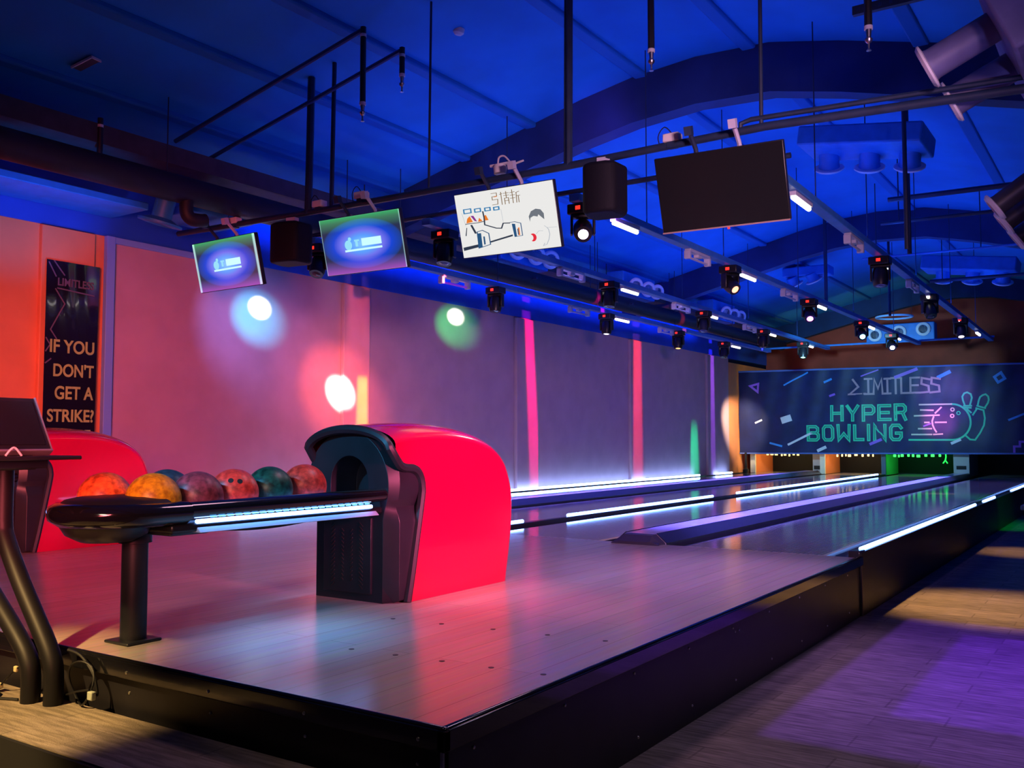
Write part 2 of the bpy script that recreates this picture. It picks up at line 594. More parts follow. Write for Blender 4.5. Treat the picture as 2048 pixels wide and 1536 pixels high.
YE = 22.9
LANES = ((-2.98, -1.93, 'bowling lane on the carpet side, beside the raised kerb'),
         (-4.80, -3.74, 'second bowling lane from the carpet, behind the red ball return'),
         (-6.25, -5.20, 'third bowling lane from the carpet, beyond the low lit divider'),
         (-8.05, -7.02, 'bowling lane nearest the mauve side wall'))
for x0, x1, lab in LANES:
    t = thing('bowling_lane', lab, 'lane', ((x0 + x1) / 2, 6.87, P), group='wooden bowling lanes')
    xc = (x0 + x1) / 2
    MB().bb(x0 - xc, x1 - xc, 0, YE + 1.3 - 6.87, -0.04, 0.0).build('lane_surface', M_LANE, t, smooth=False)
    for s in (-1, 1):
        xa = (x1 - xc + 0.003) if s > 0 else (x0 - xc - 0.003)
        m = MB()
        prof = []
        for k in range(9):
            a = PI * k / 8
            prof.append((xa + s * (0.085 - 0.085 * math.cos(a)), -0.012 - 0.055 * math.sin(a)))
        for i in range(8):
            (ua, va), (ub, vb) = prof[i], prof[i + 1]
            m.add([(ua, 0, va), (ub, 0, vb), (ub, YE + 1 - 6.87, vb), (ua, YE + 1 - 6.87, va),
                   (ua, 0, va - 0.006), (ub, 0, vb - 0.006), (ub, YE + 1 - 6.87, vb - 0.006), (ua, YE + 1 - 6.87, va - 0.006)],
                  [(0, 1, 2, 3), (7, 6, 5, 4), (0, 4, 5, 1), (3, 2, 6, 7)])
        m.build('gutter', M_GUTTER, t)
# base slab under the lanes
struct('floor_base', MB().bb(WX + 0.01, -1.70, 6.87, YE + 1.3, 0.0, P - 0.09), M_MATTEBLACK, None, None, smooth=False)


def led_run(y0, y1, gaps):
    """lengths of tube along y with dark gaps"""
    out, a = [], y0
    for g0, g1 in gaps:
        out.append((a, g0))
        a = g1
    out.append((a, y1))
    return out


def wide_divider(xc, lab):
    t = thing('lane_divider', lab, 'divider', (xc, 6.72, P - 0.09), group='wide dividers over the ball tracks')
    L = YE - 6.72
    prof = [(-0.215, 0.0), (-0.215, 0.10), (-0.135, 0.168), (0.135, 0.168), (0.215, 0.10), (0.215, 0.0)]
    m = MB().prism(prof, lambda u, v, d: (u, d, v), 0.16, L)
    m.build('cover', M_CAP, t, smooth=False, bevel=0.006)
    m = MB()
    for s in (-1, 1):
        m.prism([(s * 0.217, 0.0), (s * 0.222, 0.0), (s * 0.222, 0.102), (s * 0.137, 0.1735), (s * 0.134, 0.169), (s * 0.217, 0.099)], lambda u, v, d: (u, d, v), 0.16, L)
    m.build('side_skirt', M_GUTTER, t, smooth=False)
    # sloped nose
    f = [(-0.215, 0.0), (-0.215, 0.10), (-0.135, 0.168), (0.135, 0.168), (0.215, 0.10), (0.215, 0.0)]
    n = len(f)
    v0 = [(u * 0.98, 0.0 if v < 0.01 else 0.035 + (0.10 - v) * 0.0, v if v < 0.11 else 0.11) for u, v in f]
    v1 = [(u, 0.17, v) for u, v in f]
    vt = [(u * 0.9, 0.10, v if v < 0.11 else 0.160) for u, v in f]
    mm = MB().add(v0 + vt + v1, [tuple(range(n))] + [(i, (i + 1) % n, n + (i + 1) % n, n + i) for i in range(n)] + [(n + i, n + (i + 1) % n, 2 * n + (i + 1) % n, 2 * n + i) for i in range(n)] + [tuple(range(3 * n - 1, 2 * n - 1, -1))])
    mm.build('nose', mat('nose_black', (0.05, 0.04, 0.08), 0.35), t, smooth=False, bevel=0.012)
    return t


wide_divider(-3.36, 'wide lane divider with sloped black nose next to the ball return')
wide_divider(-6.64, 'far wide lane divider, next to the mauve wall lane')
# thin divider with led tubes
t = thing('led_divider', 'low black divider topped with blue white led tubes between two lanes', 'divider', (-5.0, 6.8, P - 0.09))
MB().bb(-0.04, 0.04, 0, YE - 6.8, 0, 0.115).build('rail', M_GUTTER, t, bevel=0.008)
for y0, y1 in ((7.0, 7.66), (8.52, 8.72), (8.76, 12.49), (13.44, 22.3)):
    MB().tube([(0.0, y0 - 6.8, 0.128), (0.0, y1 - 6.8, 0.128)], 0.017, 8).build('led_tube', M_LED, t)
# kerb on the carpet side
t = thing('lane_kerb', 'tall black kerb with led tube along the carpet edge of the lanes', 'kerb', (-1.69, 6.87, 0))
MB().bb(-0.03, 0.03, 0, YE - 6.87, 0, P + 0.035).build('side_panel', M_FASCIA, t, bevel=0.006)
MB().bb(-0.055, -0.03, 0.0, YE - 6.87, P - 0.08, P + 0.02).build('inner_rail', M_GUTTER, t, bevel=0.004)
MB().bb(-0.06, 0.025, -0.01, 0.14, P - 0.03, P + 0.046).build('end_block', M_GUTTER, t, bevel=0.01)
for y0, y1 in ((7.0, 12.49), (13.2, 14.26), (16.2, 17.45), (17.7, 22.0)):
    MB().tube([(-0.005, y0 - 6.87, P + 0.047), (-0.005, y1 - 6.87, P + 0.047)], 0.016, 8).build('led_tube', M_LED, t)
MB().bb(0.0302, 0.0312, 0.0, 0.006, 0, P - 0.03).build('joint_strip', mat('joint_brown', (0.25, 0.14, 0.08), 0.6), t)
# rail along the wall
t = thing('wall_rail', 'black rail with blue white led tube along the mauve wall', 'rail', (-8.3, 6.87, P - 0.09))
MB().bb(-0.06, 0.06, 0, YE - 6.87, 0, 0.10).build('rail', M_GUTTER, t, bevel=0.008)
for y0, y1 in ((7.0, 19.9), (20.9, 21.9)):
    MB().tube([(0.03, y0 - 6.87, 0.118), (0.03, y1 - 6.87, 0.118)], 0.02, 8).build('led_tube', M_LEDWALL, t)

# ------------------------------------------------------------------ pin end
PARTS = ((-8.10, 0.13, True, 'leftmost', 'cream'), (-6.39, 0.12, True, 'second', 'cream'), (-5.0, 0.10, False, 'third', 'green'), (-3.36, 0.32, False, 'fourth', 'grey'))
M_CREAM = mat('partition_cream', (0.75, 0.68, 0.50), 0.5)
M_PORANGE = mat('partition_orange', (0.80, 0.22, 0.07), 0.55)
M_PGREY = mat('partition_grey', (0.35, 0.33, 0.33), 0.6)
M_PBLUE = mat('partition_slate', (0.05, 0.09, 0.14), 0.6)
for x, w, orange, nth, c in PARTS:
    lab = {'leftmost': 'cream edged orange lane end partition by the side wall', 'second': 'cream edged orange lane end partition behind the far wide divider',
           'third': 'slate lane end partition lit green behind the low led divider', 'fourth': 'broad grey lane end partition behind the near wide divider'}[nth]
    t = thing('lane_end_partition', lab, 'partition', (x, YE, P + 0.001))
    fm = {'cream': M_CREAM, 'green': M_PBLUE, 'grey': M_PGREY}[c]
    MB().bb(-w / 2, w / 2, 0, 0.06, 0, 1.5).build('front_edge', fm, t, bevel=0.005)
    MB().bb(-w / 2 + 0.02, w / 2 - 0.005, 0.06, 1.5, 0, 1.5).build('side_board', M_PORANGE if orange else (mat('partition_green', (0.15, 0.5, 0.2), 0.5) if c == 'green' else M_PBLUE), t, smooth=False)
    if c == 'cream' and nth == 'second':
        MB().bb(-w / 2 - 0.24, -w / 2 - 0.02, 0.25, 0.30, 0.02, 1.5).build('ball_door', M_PGREY, t)
        MB().bb(-w / 2 - 0.21, -w / 2 - 0.03, 0.235, 0.25, 0.10, 0.19).build('ball_slot', M_MATTEBLACK, t)
    if c == 'grey':
        MB().bb(-0.1, 0.1, -0.008, 0.0, 0.16, 0.24).build('ball_slot', M_MATTEBLACK, t)
struct('wall_masking', MB().bb(WX + 0.01, -1.5, YE + 0.29, YE + 0.33, 0.88, 2.3), M_MATTEBLACK, None, None, smooth=False)
struct('wall_pinpit', MB().bb(WX + 0.01, -1.5, 24.25, 24.32, 0.0, 2.2), M_MATTEBLACK, None, None, smooth=False)
# pinsetter strings peeking under the banner hem, their lit bits made to glow
for x0, x1, lab, col in ((-7.85, -6.95, 'warm glowing pin strings under the banner at the wall lane', (1.0, 0.75, 0.25)),
                         (-6.15, -5.25, 'warm glowing pin strings under the banner, between the orange partition and slate partition', (1.0, 0.7, 0.3)),
                         (-4.85, -3.75, 'green glowing pin strings under the banner beside the grey partition', (0.05, 1.0, 0.12))):
    xc = (x0 + x1) / 2
    t = thing('pin_string_bar', lab, 'light', (xc, YE + 0.25, 0.89), group='glowing pin strings under the banner hem')
    MB().bb(x0 - xc, x1 - xc, -0.02, 0.02, 0.0, 0.05).build('bar', M_BLACK, t)
    rr = random.Random(int(-x0 * 100))
    k = x0 + 0.05
    while k < x1 - 0.03:
        w = rr.uniform(0.03, 0.08)
        MB().box((k - xc, -0.01, -0.035 + rr.uniform(-0.015, 0.015)), (w, 0.03, 0.06)).build('string_bit', glow('pin_glow_%d' % int(-x0 * 10), col, 2.2), t, bevel=0.008)
        k += w + rr.uniform(0.03, 0.09)
    point('pin_glow', (xc, YE - 0.07, 1.02), 16 if col[0] > 0.5 else 9, col, 0.05)
    point('pin_glow', (xc + 0.1, YE + 0.6, 1.1), 14 if col[0] > 0.5 else 9, col, 0.1)
t = thing('hanging_pin_cord', 'bright green cord dangling below the banner in front of grey partition', 'cord', (-3.72, YE + 0.26, 0.69))
MB().tube([(0.0, 0, 0.28), (0.01, 0, 0.15), (-0.005, 0, 0.07)], 0.016, 6).build('cord', glow('cord_green', (0.02, 1.0, 0.1), 1.5), t)  # cord drawn with its own glow, as if lit green
MB().tube([(-0.005, 0, 0.07), (-0.055, 0, 0.0)], 0.014, 6).tube([(-0.005, 0, 0.07), (0.04, 0, 0.0)], 0.014, 6).build('tassel', glow('cord_green', (0.02, 1.0, 0.1), 1.5), t)

# ------------------------------------------------------------------ ball returns
BX, BY = -3.42, 3.6           # base of the near ball return (x centre, front y)


def make_return():
    t = thing('ball_return', 'glossy red ball return with black front and ball tray, nearest the camera', 'ball return', (BX, BY, P), group='red ball returns')
    X0, Y0 = BX, BY
    # red shell: side outline puffed out to the middle
    crest = smooth_path([(3.60, 1.292, 0), (3.75, 1.312, 0), (3.95, 1.320, 0), (4.15, 1.312, 0), (4.35, 1.283, 0), (4.52, 1.225, 0), (4.64, 1.135, 0), (4.705, 1.02, 0), (4.735, 0.90, 0), (4.733, 0.75, 0), (4.712, 0.60, 0), (4.672, P + 0.001, 0)], 4)
    crest = [(p.x, p.y) for p in crest]
    nrm = []
    for i in range(len(crest)):
        a, b = Vector(crest[max(0, i - 1)]), Vector(crest[min(len(crest) - 1, i + 1)])
        d = (b - a).normalized()
        nrm.append(Vector((d.y, -d.x)))          # points inward (down / forward)
    nrm[-1] = Vector((-1, 0))
    hw, rx, rz = 0.30, 0.27, 0.085
    rings = []
    N = 9
    for side in (1, -1):
        seq = range(N + 1) if side == 1 else range(N - 1, -1, -1)
        for k in seq:
            ph = PI / 2 * k / N
            x = side * (hw - rx * (1 - math.cos(ph)))
            if k == 0:
                x = side * hw
            o = rz * (1 - math.sin(ph))
            rings.append([(x, c[0] + n_[0] * o - Y0, c[1] + n_[1] * o - P) for c, n_ in zip(crest, nrm)])
    # fix rounding so that the last ring is flat-topped across the middle
    m = MB()
    nC = len(crest)
    vs_ = [p for r_ in rings for p in r_]
    fs = []
    for i in range(len(rings) - 1):
        for j in range(nC - 1):
            a = i * nC + j
            fs.append((a, a + 1, a + nC + 1, a + nC))
    m.add(vs_, fs)
    edge = [(3.742, P + 0.001), (3.775, 0.55), (3.815, 0.75), (3.85, 0.93), (3.853, 0.985), (3.84, 1.035), (3.81, 1.07), (3.77, 1.085), (3.72, 1.088), (3.68, 1.10), (3.645, 1.135), (3.615, 1.18)]
    for side, ring in ((1, rings[0]), (-1, rings[-1])):
        pts = list(ring) + [(side * hw, y - Y0, z - P) for y, z in edge]
        m.add(pts, [tuple(range(len(pts)))])
    o = m.build('hood', M_RED, t, smooth=False)
    o.data.shade_smooth()
    o.data.set_sharp_from_angle(angle=R(30))
    # black front body: loft from the front outline to a slightly wider one inside the red shell
    def outline(lo, lw, cx, cz, r, n=36):
        """lower body half-width range + arch, as polar samples around the arch centre"""
        pts = [(lo, 0.0), (lo, 0.42)]
        a0, a1 = R(205), R(-25)
        for k in range(n + 1):
            a = a0 + (a1 - a0) * k / n
            pts.append((cx + r * math.cos(a), cz + r * math.sin(a)))
        pts += [(lw, 0.42), (lw, 0.0)]
        return pts
    c0 = (-0.035, 0.585)
    F = outline(-0.25, 0.215, c0[0], c0[1], 0.285)
    G = outline(-0.292, 0.292, 0.0, 0.60, 0.292)
    n = len(F)
    hole = [(-0.155, 0.40)] + [(-0.0225 + 0.132 * math.cos(a), 0.605 + 0.135 * math.sin(a)) for a in [PI - PI * k / 16 for k in range(17)]] + [(0.11, 0.40)]
    # ring face between outline and hole, sampled by angle about the hole centre
    hc = Vector((-0.0225, 0.56))

    def cast(poly, a):
        d = Vector((math.cos(a), math.sin(a)))
        best = None
        for i in range(len(poly)):
            p, q = Vector(poly[i]), Vector(poly[(i + 1) % len(poly)])
            e = q - p
            den = d.x * e.y - d.y * e.x
            if abs(den) < 1e-9:
                continue
            w = p - hc
            s = (w.x * e.y - w.y * e.x) / den
            u = (w.x * d.y - w.y * d.x) / den
            if s > 0 and -1e-6 <= u <= 1 + 1e-6 and (best is None or s < best):
                best = s
        return hc + d * (best or 0.01)
    angs = sorted(set([2 * PI * k / 96 for k in range(96)] + [math.atan2(p[1] - hc.y, p[0] - hc.x) % (2 * PI) for p in [(-0.25, 0.0), (0.215, 0.0), (-0.25, 0.42), (0.215, 0.42), (-0.155, 0.40), (0.11, 0.40)]]))
    A = [cast(F, a) for a in angs]
    Gs = [cast(G, a) for a in angs]
    H = [cast(hole, a) for a in angs]
    k = len(angs)
    yf, yb = 0.02, 0.26
    m = MB()
    vs_ = [(p.x, yf, p.y) for p in A] + [(p.x, yf + 0.004, p.y) for p in H] + [(p.x, 0.22, p.y) for p in H] + [(p.x * 0.97, 0.07, p.y) for p in Gs] + [(p.x, yb, p.y) for p in Gs]
    vs_ += [(hc.x + (p.x - hc.x) * 1.0, yf, p.y) for p in A]
    fs = []
    for i in range(k):
        j = (i + 1) % k
        fs.append((i, j, k + j, k + i))
        fs.append((k + i, k + j, 2 * k + j, 2 * k + i))
        fs.append((j, i, 3 * k + i, 3 * k + j))
        fs.append((3 * k + j, 3 * k + i, 4 * k + i, 4 * k + j))
    fs.append(tuple(2 * k + i for i in range(k)))
    m.add(vs_, fs)
    o = m.build('front_frame', M_HOODBLACK, t, smooth=False)
    o.data.shade_smooth()
    o.data.set_sharp_from_angle(angle=R(28))
    md = o.modifiers.new('bevel', 'BEVEL')
    md.width, md.segments, md.limit_method, md.angle_limit = 0.012, 3, 'ANGLE', R(28)
    # black lip that follows the red edge on the side
    rp = smooth_path([(0.287, y - Y0 - 0.018, z - P) for y, z in edge[:-1]], 3)
    arch = [Vector((0.287 * math.cos(q) , 3.585 - Y0, 1.175 - P + 0.108 * math.sin(q))) for q in [PI * k / 24 for k in range(1, 24)]]
    lp = [Vector((-p.x, p.y, p.z)) for p in reversed(rp)]
    MB().tube(rp + arch + lp, 0.024, 8).build('front_lip', M_HOODBLACK, t)
    # vent panel
    m = MB().bb(-0.185, 0.145, 0.008, 0.03, 0.04, 0.425)
    for ci, (cx, sl) in enumerate(((-0.118, 1), (-0.05, -1), (0.012, 1), (0.078, -1))):
        for r_ in range(16 if ci in (0, 3) else 13):
            z = 0.075 + r_ * 0.021 + (0.03 if ci in (1, 2) else 0)
            L = 0.036 if ci in (0, 3) else 0.022
            m.box((cx, 0.0072, z), (L, 0.005, 0.008), 1, Matrix.Rotation(-sl * R(40), 3, 'Y'))
    m.build('vent_panel', [M_HOODBLACK, M_MATTEBLACK], t, bevel=0.003)
    # tray
    zt = 0.945 - P
    fr = 2.33 - Y0
    rail = [(0.212, 0.17, zt + 0.008), (0.212, -0.4, zt + 0.003), (0.212, fr + 0.12, zt)]
    m = MB().tube(rail, 0.034, 14)
    m.build('tray_rail', M_GLOSSBLACK, t)
    MB().tube([(-0.255, 0.17, zt + 0.008), (-0.255, -0.4, zt + 0.003), (-0.255, fr + 0.12, zt)], 0.034, 14).build('tray_rail', M_GLOSSBLACK, t)
    # tray pan
    MB().bb(-0.25, 0.205, fr + 0.05, 0.05, zt - 0.09, zt - 0.055).build('tray_pan', M_BLACK, t, bevel=0.01)
    # front end: thick rounded bumper (stadium) and raised pad
    def stadium(rx_, ry_, cy, n=28, back=0.3):
        pts = [(rx_ * math.cos(PI + PI * q / n) - 0.0215, cy + ry_ * math.sin(PI + PI * q / n)) for q in range(n + 1)]
        return pts + [(rx_ - 0.0215, cy + back), (-rx_ - 0.0215, cy + back)]
    def loft(levels, name, mt):
        rings = [[(u, v, z) for u, v in stadium(rx_, ry_, cy, back=bk)] for rx_, ry_, cy, bk, z in levels]
        q = len(rings[0])
        fs = [tuple(reversed(range(q)))]
        for i in range(len(rings) - 1):
            for jx in range(q):
                a, b = i * q + jx, i * q + (jx + 1) % q
                fs.append((a, b, b + q, a + q))
        fs.append(tuple(range((len(rings) - 1) * q, len(rings) * q)))
        o = MB().add([p for r_ in rings for p in r_], fs).build(name, mt, t, smooth=False)
        o.data.shade_smooth()
        o.data.set_sharp_from_angle(angle=R(50))
        return o
    loft([(0.225, 0.24, fr - 0.02, 0.14, zt - 0.055), (0.262, 0.275, fr - 0.02, 0.14, zt - 0.032), (0.270, 0.283, fr - 0.02, 0.14, zt - 0.005), (0.262, 0.275, fr - 0.02, 0.14, zt + 0.02), (0.235, 0.25, fr - 0.02, 0.14, zt + 0.035)], 'end_bumper', M_GLOSSBLACK)
    loft([(0.232, 0.245, fr - 0.01, 0.06, zt + 0.030), (0.215, 0.225, fr - 0.01, 0.05, zt + 0.046), (0.165, 0.17, fr, 0.03, zt + 0.058), (0.08, 0.08, fr, 0.02, zt + 0.062)], 'end_pad', mat('pad_black', (0.012, 0.011, 0.012), 0.5))
    MB().lathe([(0.03, -0.075), (0.10, -0.068), (0.155, -0.04), (0.18, 0.0)], (-0.06, fr - 0.06, zt - 0.055), (0, 0, 1), 24).build('end_bowl', M_BLACK, t)
    # support block, post, plate
    MB().bb(-0.10, 0.17, 2.40 - Y0, 2.60 - Y0, zt - 0.105, zt - 0.035).build('support_block', M_BLACK, t, bevel=0.012)
    po = MB().lathe([(0.052, 0.0), (0.052, 0.40), (0.066, 0.402), (0.066, 0.44)], (-0.045, 2.39 - Y0, 0.0), (0, 0, 1), 24).build('post', M_HOODBLACK, t)
    MB().bb(-0.045 - 0.08, -0.045 + 0.08, 2.31 - Y0, 2.47 - Y0, 0.0, 0.012).build('base_plate', M_HOODBLACK, po, bevel=0.005)
    # led strip under the rail
    m = MB().prism([(0.14, zt - 0.055), (0.190, zt - 0.060), (0.228, zt - 0.094), (0.14, zt - 0.094)], lambda u, v, d: (u, d, v), 2.50 - Y0, -0.02)
    m.build('strip_channel', mat('strip_aluminium', (0.45, 0.60, 0.72), 0.4, 0.1), t, bevel=0.003)
    MB().tube([(0.200, 2.50 - Y0, zt - 0.050), (0.200, -0.05, zt - 0.050)], 0.0095, 8).build('led_tube', M_LED, t)
    m = MB()
    for q in range(22):
        m.box((0.232, 2.56 - Y0 + q * 0.044, zt - 0.031), (0.006, 0.03, 0.004))
    m.build('led_dots', glow('led_dot_blue', (0.1, 0.45, 1.0), 4.0), t)
    MB().tube(smooth_path([(0.15, 2.6 - Y0, zt - 0.09), (0.15, 2.85 - Y0, zt - 0.105), (0.15, 3.1 - Y0, zt - 0.098), (0.13, 3.4 - Y0, zt - 0.07), (0.1, 3.58 - Y0, zt - 0.06)], 5), 0.009, 6).build('cable', M_MATTEBLACK, t)
    return t


ret = make_return()
dup(ret, (-7.05, BY + 0.10, P), 'red ball return standing behind the touch screen console')
spot('strip_glow', (-3.2, 3.0, 0.84), (-2.9, 3.0, 0.4), 6, (0.25, 0.5, 1.0), 120, 1.0, 0.15)
spot('strip_glow_front', (-3.42, 2.75, 0.84), (-3.42, 3.62, 0.60), 9, (0.10, 0.50, 1.0), 70, 1.0, 0.1)  # added fill that carries led strip glow onto the hood front

# bowling balls
RB = 0.109
BALLS = (((-3.585, 2.325, 0.985), (0.9, 0.13, 0.02), 'mottled red orange bowling ball at the rounded tray end', 0.45),
         ((-3.345, 2.385, 0.985), (0.95, 0.38, 0.01), 'yellow orange bowling ball, the only yellow one on the tray', 0.35),
         ((-3.58, 2.62, 0.990), (0.012, 0.04, 0.06), 'dark teal bowling ball half hidden behind the yellow ball', 0.4),
         ((-3.36, 2.61, 0.985), (0.20, 0.035, 0.055), 'maroon bowling ball between the yellow and a red ball', 0.4),
         ((-3.39, 2.83, 0.990), (0.88, 0.045, 0.03), 'red bowling ball with dark finger holes between maroon and green balls', 0.35),
         ((-3.41, 3.055, 0.995), (0.006, 0.060, 0.038), 'dark green bowling ball between two red balls', 0.6),
         ((-3.42, 3.285, 1.000), (0.90, 0.05, 0.03), 'red bowling ball at the dark opening of the ball return', 0.4))
for i, (p, c, lab, nz) in enumerate(BALLS):
    mt = mat('ball_%d' % i, c, 0.42, spec=0.4, noise=min(0.8, nz * 1.5), scale=38)
    prof = [(RB * math.sin(PI * k / 28), -RB * math.cos(PI * k / 28)) for k in range(29)]
    prof[0], prof[-1] = (0.0, -RB), (0.0, RB)
    o = MB().lathe(prof, (0, 0, 0), (0, 0, 1), 48).build('bowling_ball', mt, None, loc=p)
    tag(o, lab, 'bowling ball', 'bowling balls on the tray')
    if i == 4:
        holes = [Vector((0.55, -0.62, 0.55)), Vector((0.78, -0.35, 0.52)), Vector((-0.35, -0.85, 0.30))]
    else:
        a = 0.9 + i * 1.1
        holes = [Vector((-0.5 + 0.2 * math.sin(a), 0.5, 0.75)), Vector((-0.35, 0.62, 0.70)), Vector((-0.30, 0.35, 0.88))]
    for h in holes:
        h = h.normalized()
        MB().lathe([(0.0, 0.0), (0.012, 0.0002), (0.012, 0.0022), (0.0, 0.0024)], h * (RB - 0.0016), h, 14).build('finger_hole', M_MATTEBLACK, o)

# ------------------------------------------------------------------ touch screen console
t = thing('touch_screen_console', 'black touch screen console on two bent tube legs at platform edge', 'console', (-3.55, 2.0, 0.225))


def rel(p, base=(-3.55, 2.0, 0.225)):
    return tuple(a - b for a, b in zip(p, base))


ang = R(33)
rot = Matrix.Rotation(-ang, 3, 'Y')           # leans back towards -x
ctr = Vector(rel((-3.59, 1.85, 1.285)))
m = MB().box(ctr, (0.022, 0.40, 0.245), 0, rot)
o = m.build('monitor', M_BLACK, t, bevel=0.006)
MB().box(ctr + rot @ Vector((0.0125, 0, 0.002)), (0.003, 0.365, 0.20), 0, rot).build('screen', M_SCREENOFF, o)
MB().box(ctr + rot @ Vector((0.0, 0, -0.123)), (0.034, 0.405, 0.010), 0, rot).build('bottom_bezel', mat('bezel_silver', (0.6, 0.58, 0.6), 0.3, 0.8), o, bevel=0.003)
MB().box(ctr + rot @ Vector((0.0, 0.202, 0.0)), (0.024, 0.004, 0.25), 0, rot).build('side_bezel', mat('bezel_silver', (0.6, 0.58, 0.6), 0.3, 0.8), o)
MB().bb(*(v for v in (-0.18, 0.16, -0.34, 0.10)), 0.928, 0.943).build('shelf', M_BLACK, t, bevel=0.005)
MB().bb(-0.16, 0.0, -0.28, 0.0, 0.943, 0.965).build('monitor_foot', M_BLACK, t, bevel=0.005)
MB().bb(-0.15, 0.05, -0.30, 0.03, 0.895, 0.928).build('bracket', M_HOODBLACK, t, bevel=0.005)
MB().tube(smooth_path([rel((-3.475, 1.85, 1.17)), rel((-3.475, 1.88, 1.20)), rel((-3.475, 1.91, 1.17))], 6), 0.004, 6).build('cable_loop', M_WHITE, t)
leg1 = [rel(p) for p in ((-3.87, 2.06, 1.13), (-3.87, 2.06, 0.90), (-3.84, 2.06, 0.82), (-3.72, 2.06, 0.66), (-3.55, 2.06, 0.47), (-3.49, 2.06, 0.39), (-3.475, 2.06, 0.33), (-3.475, 2.06, 0.225))]
MB().tube(smooth_path(leg1, 4), 0.036, 14).build('leg', mat('leg_black', (0.008, 0.008, 0.010), 0.5, spec=0.3), t)
leg2 = [rel(p) for p in ((-4.2, 2.03, 1.13), (-4.2, 2.03, 0.88), (-4.15, 2.03, 0.80), (-3.95, 2.03, 0.66), (-3.68, 2.03, 0.46), (-3.60, 2.03, 0.38), (-3.58, 2.03, 0.32), (-3.58, 2.03, 0.225))]
MB().tube(smooth_path(leg2, 4), 0.036, 14).build('leg', mat('leg_black', (0.008, 0.008, 0.010), 0.5, spec=0.3), t)
MB().bb(-0.70, -0.12, -0.10, 0.08, 0.885, 0.91).build('cross_arm', M_HOODBLACK, t, bevel=0.005)

# cables at the foot of the console
t = thing('coiled_cable', 'black coiled cable with pale connector leaning on the fascia', 'cable', (-3.36, 2.08, 0.225))
loop = [(0.075 * math.cos(a), 0.02 + 0.012 * math.sin(a * 2), 0.088 + 0.08 * math.sin(a)) for a in [2 * PI * k / 28 for k in range(29)]]
MB().tube(loop, 0.0045, 6).build('loop', M_BLACK, t)
MB().tube(smooth_path([(-0.09, 0.02, 0.20), (-0.02, 0.03, 0.185), (0.06, 0.03, 0.13), (0.09, 0.03, 0.06), (0.08, 0.02, 0.05)], 5), 0.006, 6).build('lead', M_BLACK, t)
MB().tube(smooth_path([(-0.06, 0.0, 0.04), (0.0, 0.0, 0.06), (0.07, 0.01, 0.075)], 4), 0.004, 6).build('tail', M_BLACK, t)
MB().box((0.085, 0.01, 0.055), (0.03, 0.02, 0.032)).build('connector', mat('connector_grey', (0.45, 0.5, 0.42), 0.5), t, bevel=0.004)
t = thing('floor_cable', 'loose black cable loops with yellowed plugs on the raised carpet', 'cable', (-3.83, 1.98, 0.225))
lp = [(0.085 * math.cos(a), 0.05 * math.sin(a), 0.006 + 0.002 * k / 28) for k, a in enumerate([2 * PI * k / 28 for k in range(29)])]
MB().tube(lp, 0.0045, 6).build('loop', M_BLACK, t)
MB().tube(smooth_path([(-0.30, -0.06, 0.006), (-0.12, -0.04, 0.006), (-0.02, -0.055, 0.006), (0.12, 0.0, 0.006), (0.2, 0.03, 0.006)], 5), 0.006, 6).build('lead', M_BLACK, t)
MB().tube(smooth_path([(0.02, 0.06, 0.03), (0.06, 0.08, 0.08), (0.13, 0.09, 0.12), (0.22, 0.08, 0.15)], 5), 0.004, 6).build('tail', M_BLACK, t)
MB().box((0.0, 0.06, 0.025), (0.04, 0.02, 0.022)).box((0.08, 0.085, 0.095), (0.02, 0.014, 0.024)).build('plug', mat('plug_yellow', (0.6, 0.58, 0.3), 0.5), t, bevel=0.004)

# small bench at the far edge of the carpet
t = thing('low_bench', 'low dark bench on the carpet at the right edge', 'bench', (-0.98, 13.4, 0))
MB().bb(-0.3, 0.4, -0.25, 0.25, 0.36, 0.42).build('seat', mat('bench_top', (0.25, 0.3, 0.28), 0.5), t, bevel=0.01)
MB().bb(-0.27, 0.37, -0.22, 0.22, 0, 0.36).build('base', M_MATTEBLACK, t)

# ------------------------------------------------------------------ screen rig across the approach
RY = 6.0
t = thing('screen_pipe_rig', 'dark ceiling hung pipe carrying screens and speakers across the approach', 'pipe', (-4.2, RY, 3.27))
MB().tube([(-3.9, 0, 0.05), (-1.8, 0, 0.015), (0.6, 0, 0.0), (2.2, 0, 0.02), (4.6, 0, -0.08)], 0.028, 12).build('main_pipe', M_PIPE, t)
MB().tube([(2.03, 0.0, 0.0), (2.03, 0.0, 0.07), (2.10, 0.0, 0.085), (4.4, 0.0, 0.0)], 0.018, 8).build('upper_pipe', M_PIPE, t)
for x, r in ((-3.5, 0.028), (-3.535, 0.010), (-2.03, 0.014), (-4.84, 0.010), (-6.24, 0.034), (-5.95, 0.02)):
    MB().tube([(x + 4.2, 0.0, 0.0), (x + 4.2, 0.02, ceil_z(x) - 3.27)], r, 8).build('hanger_rod', M_PIPE, t)


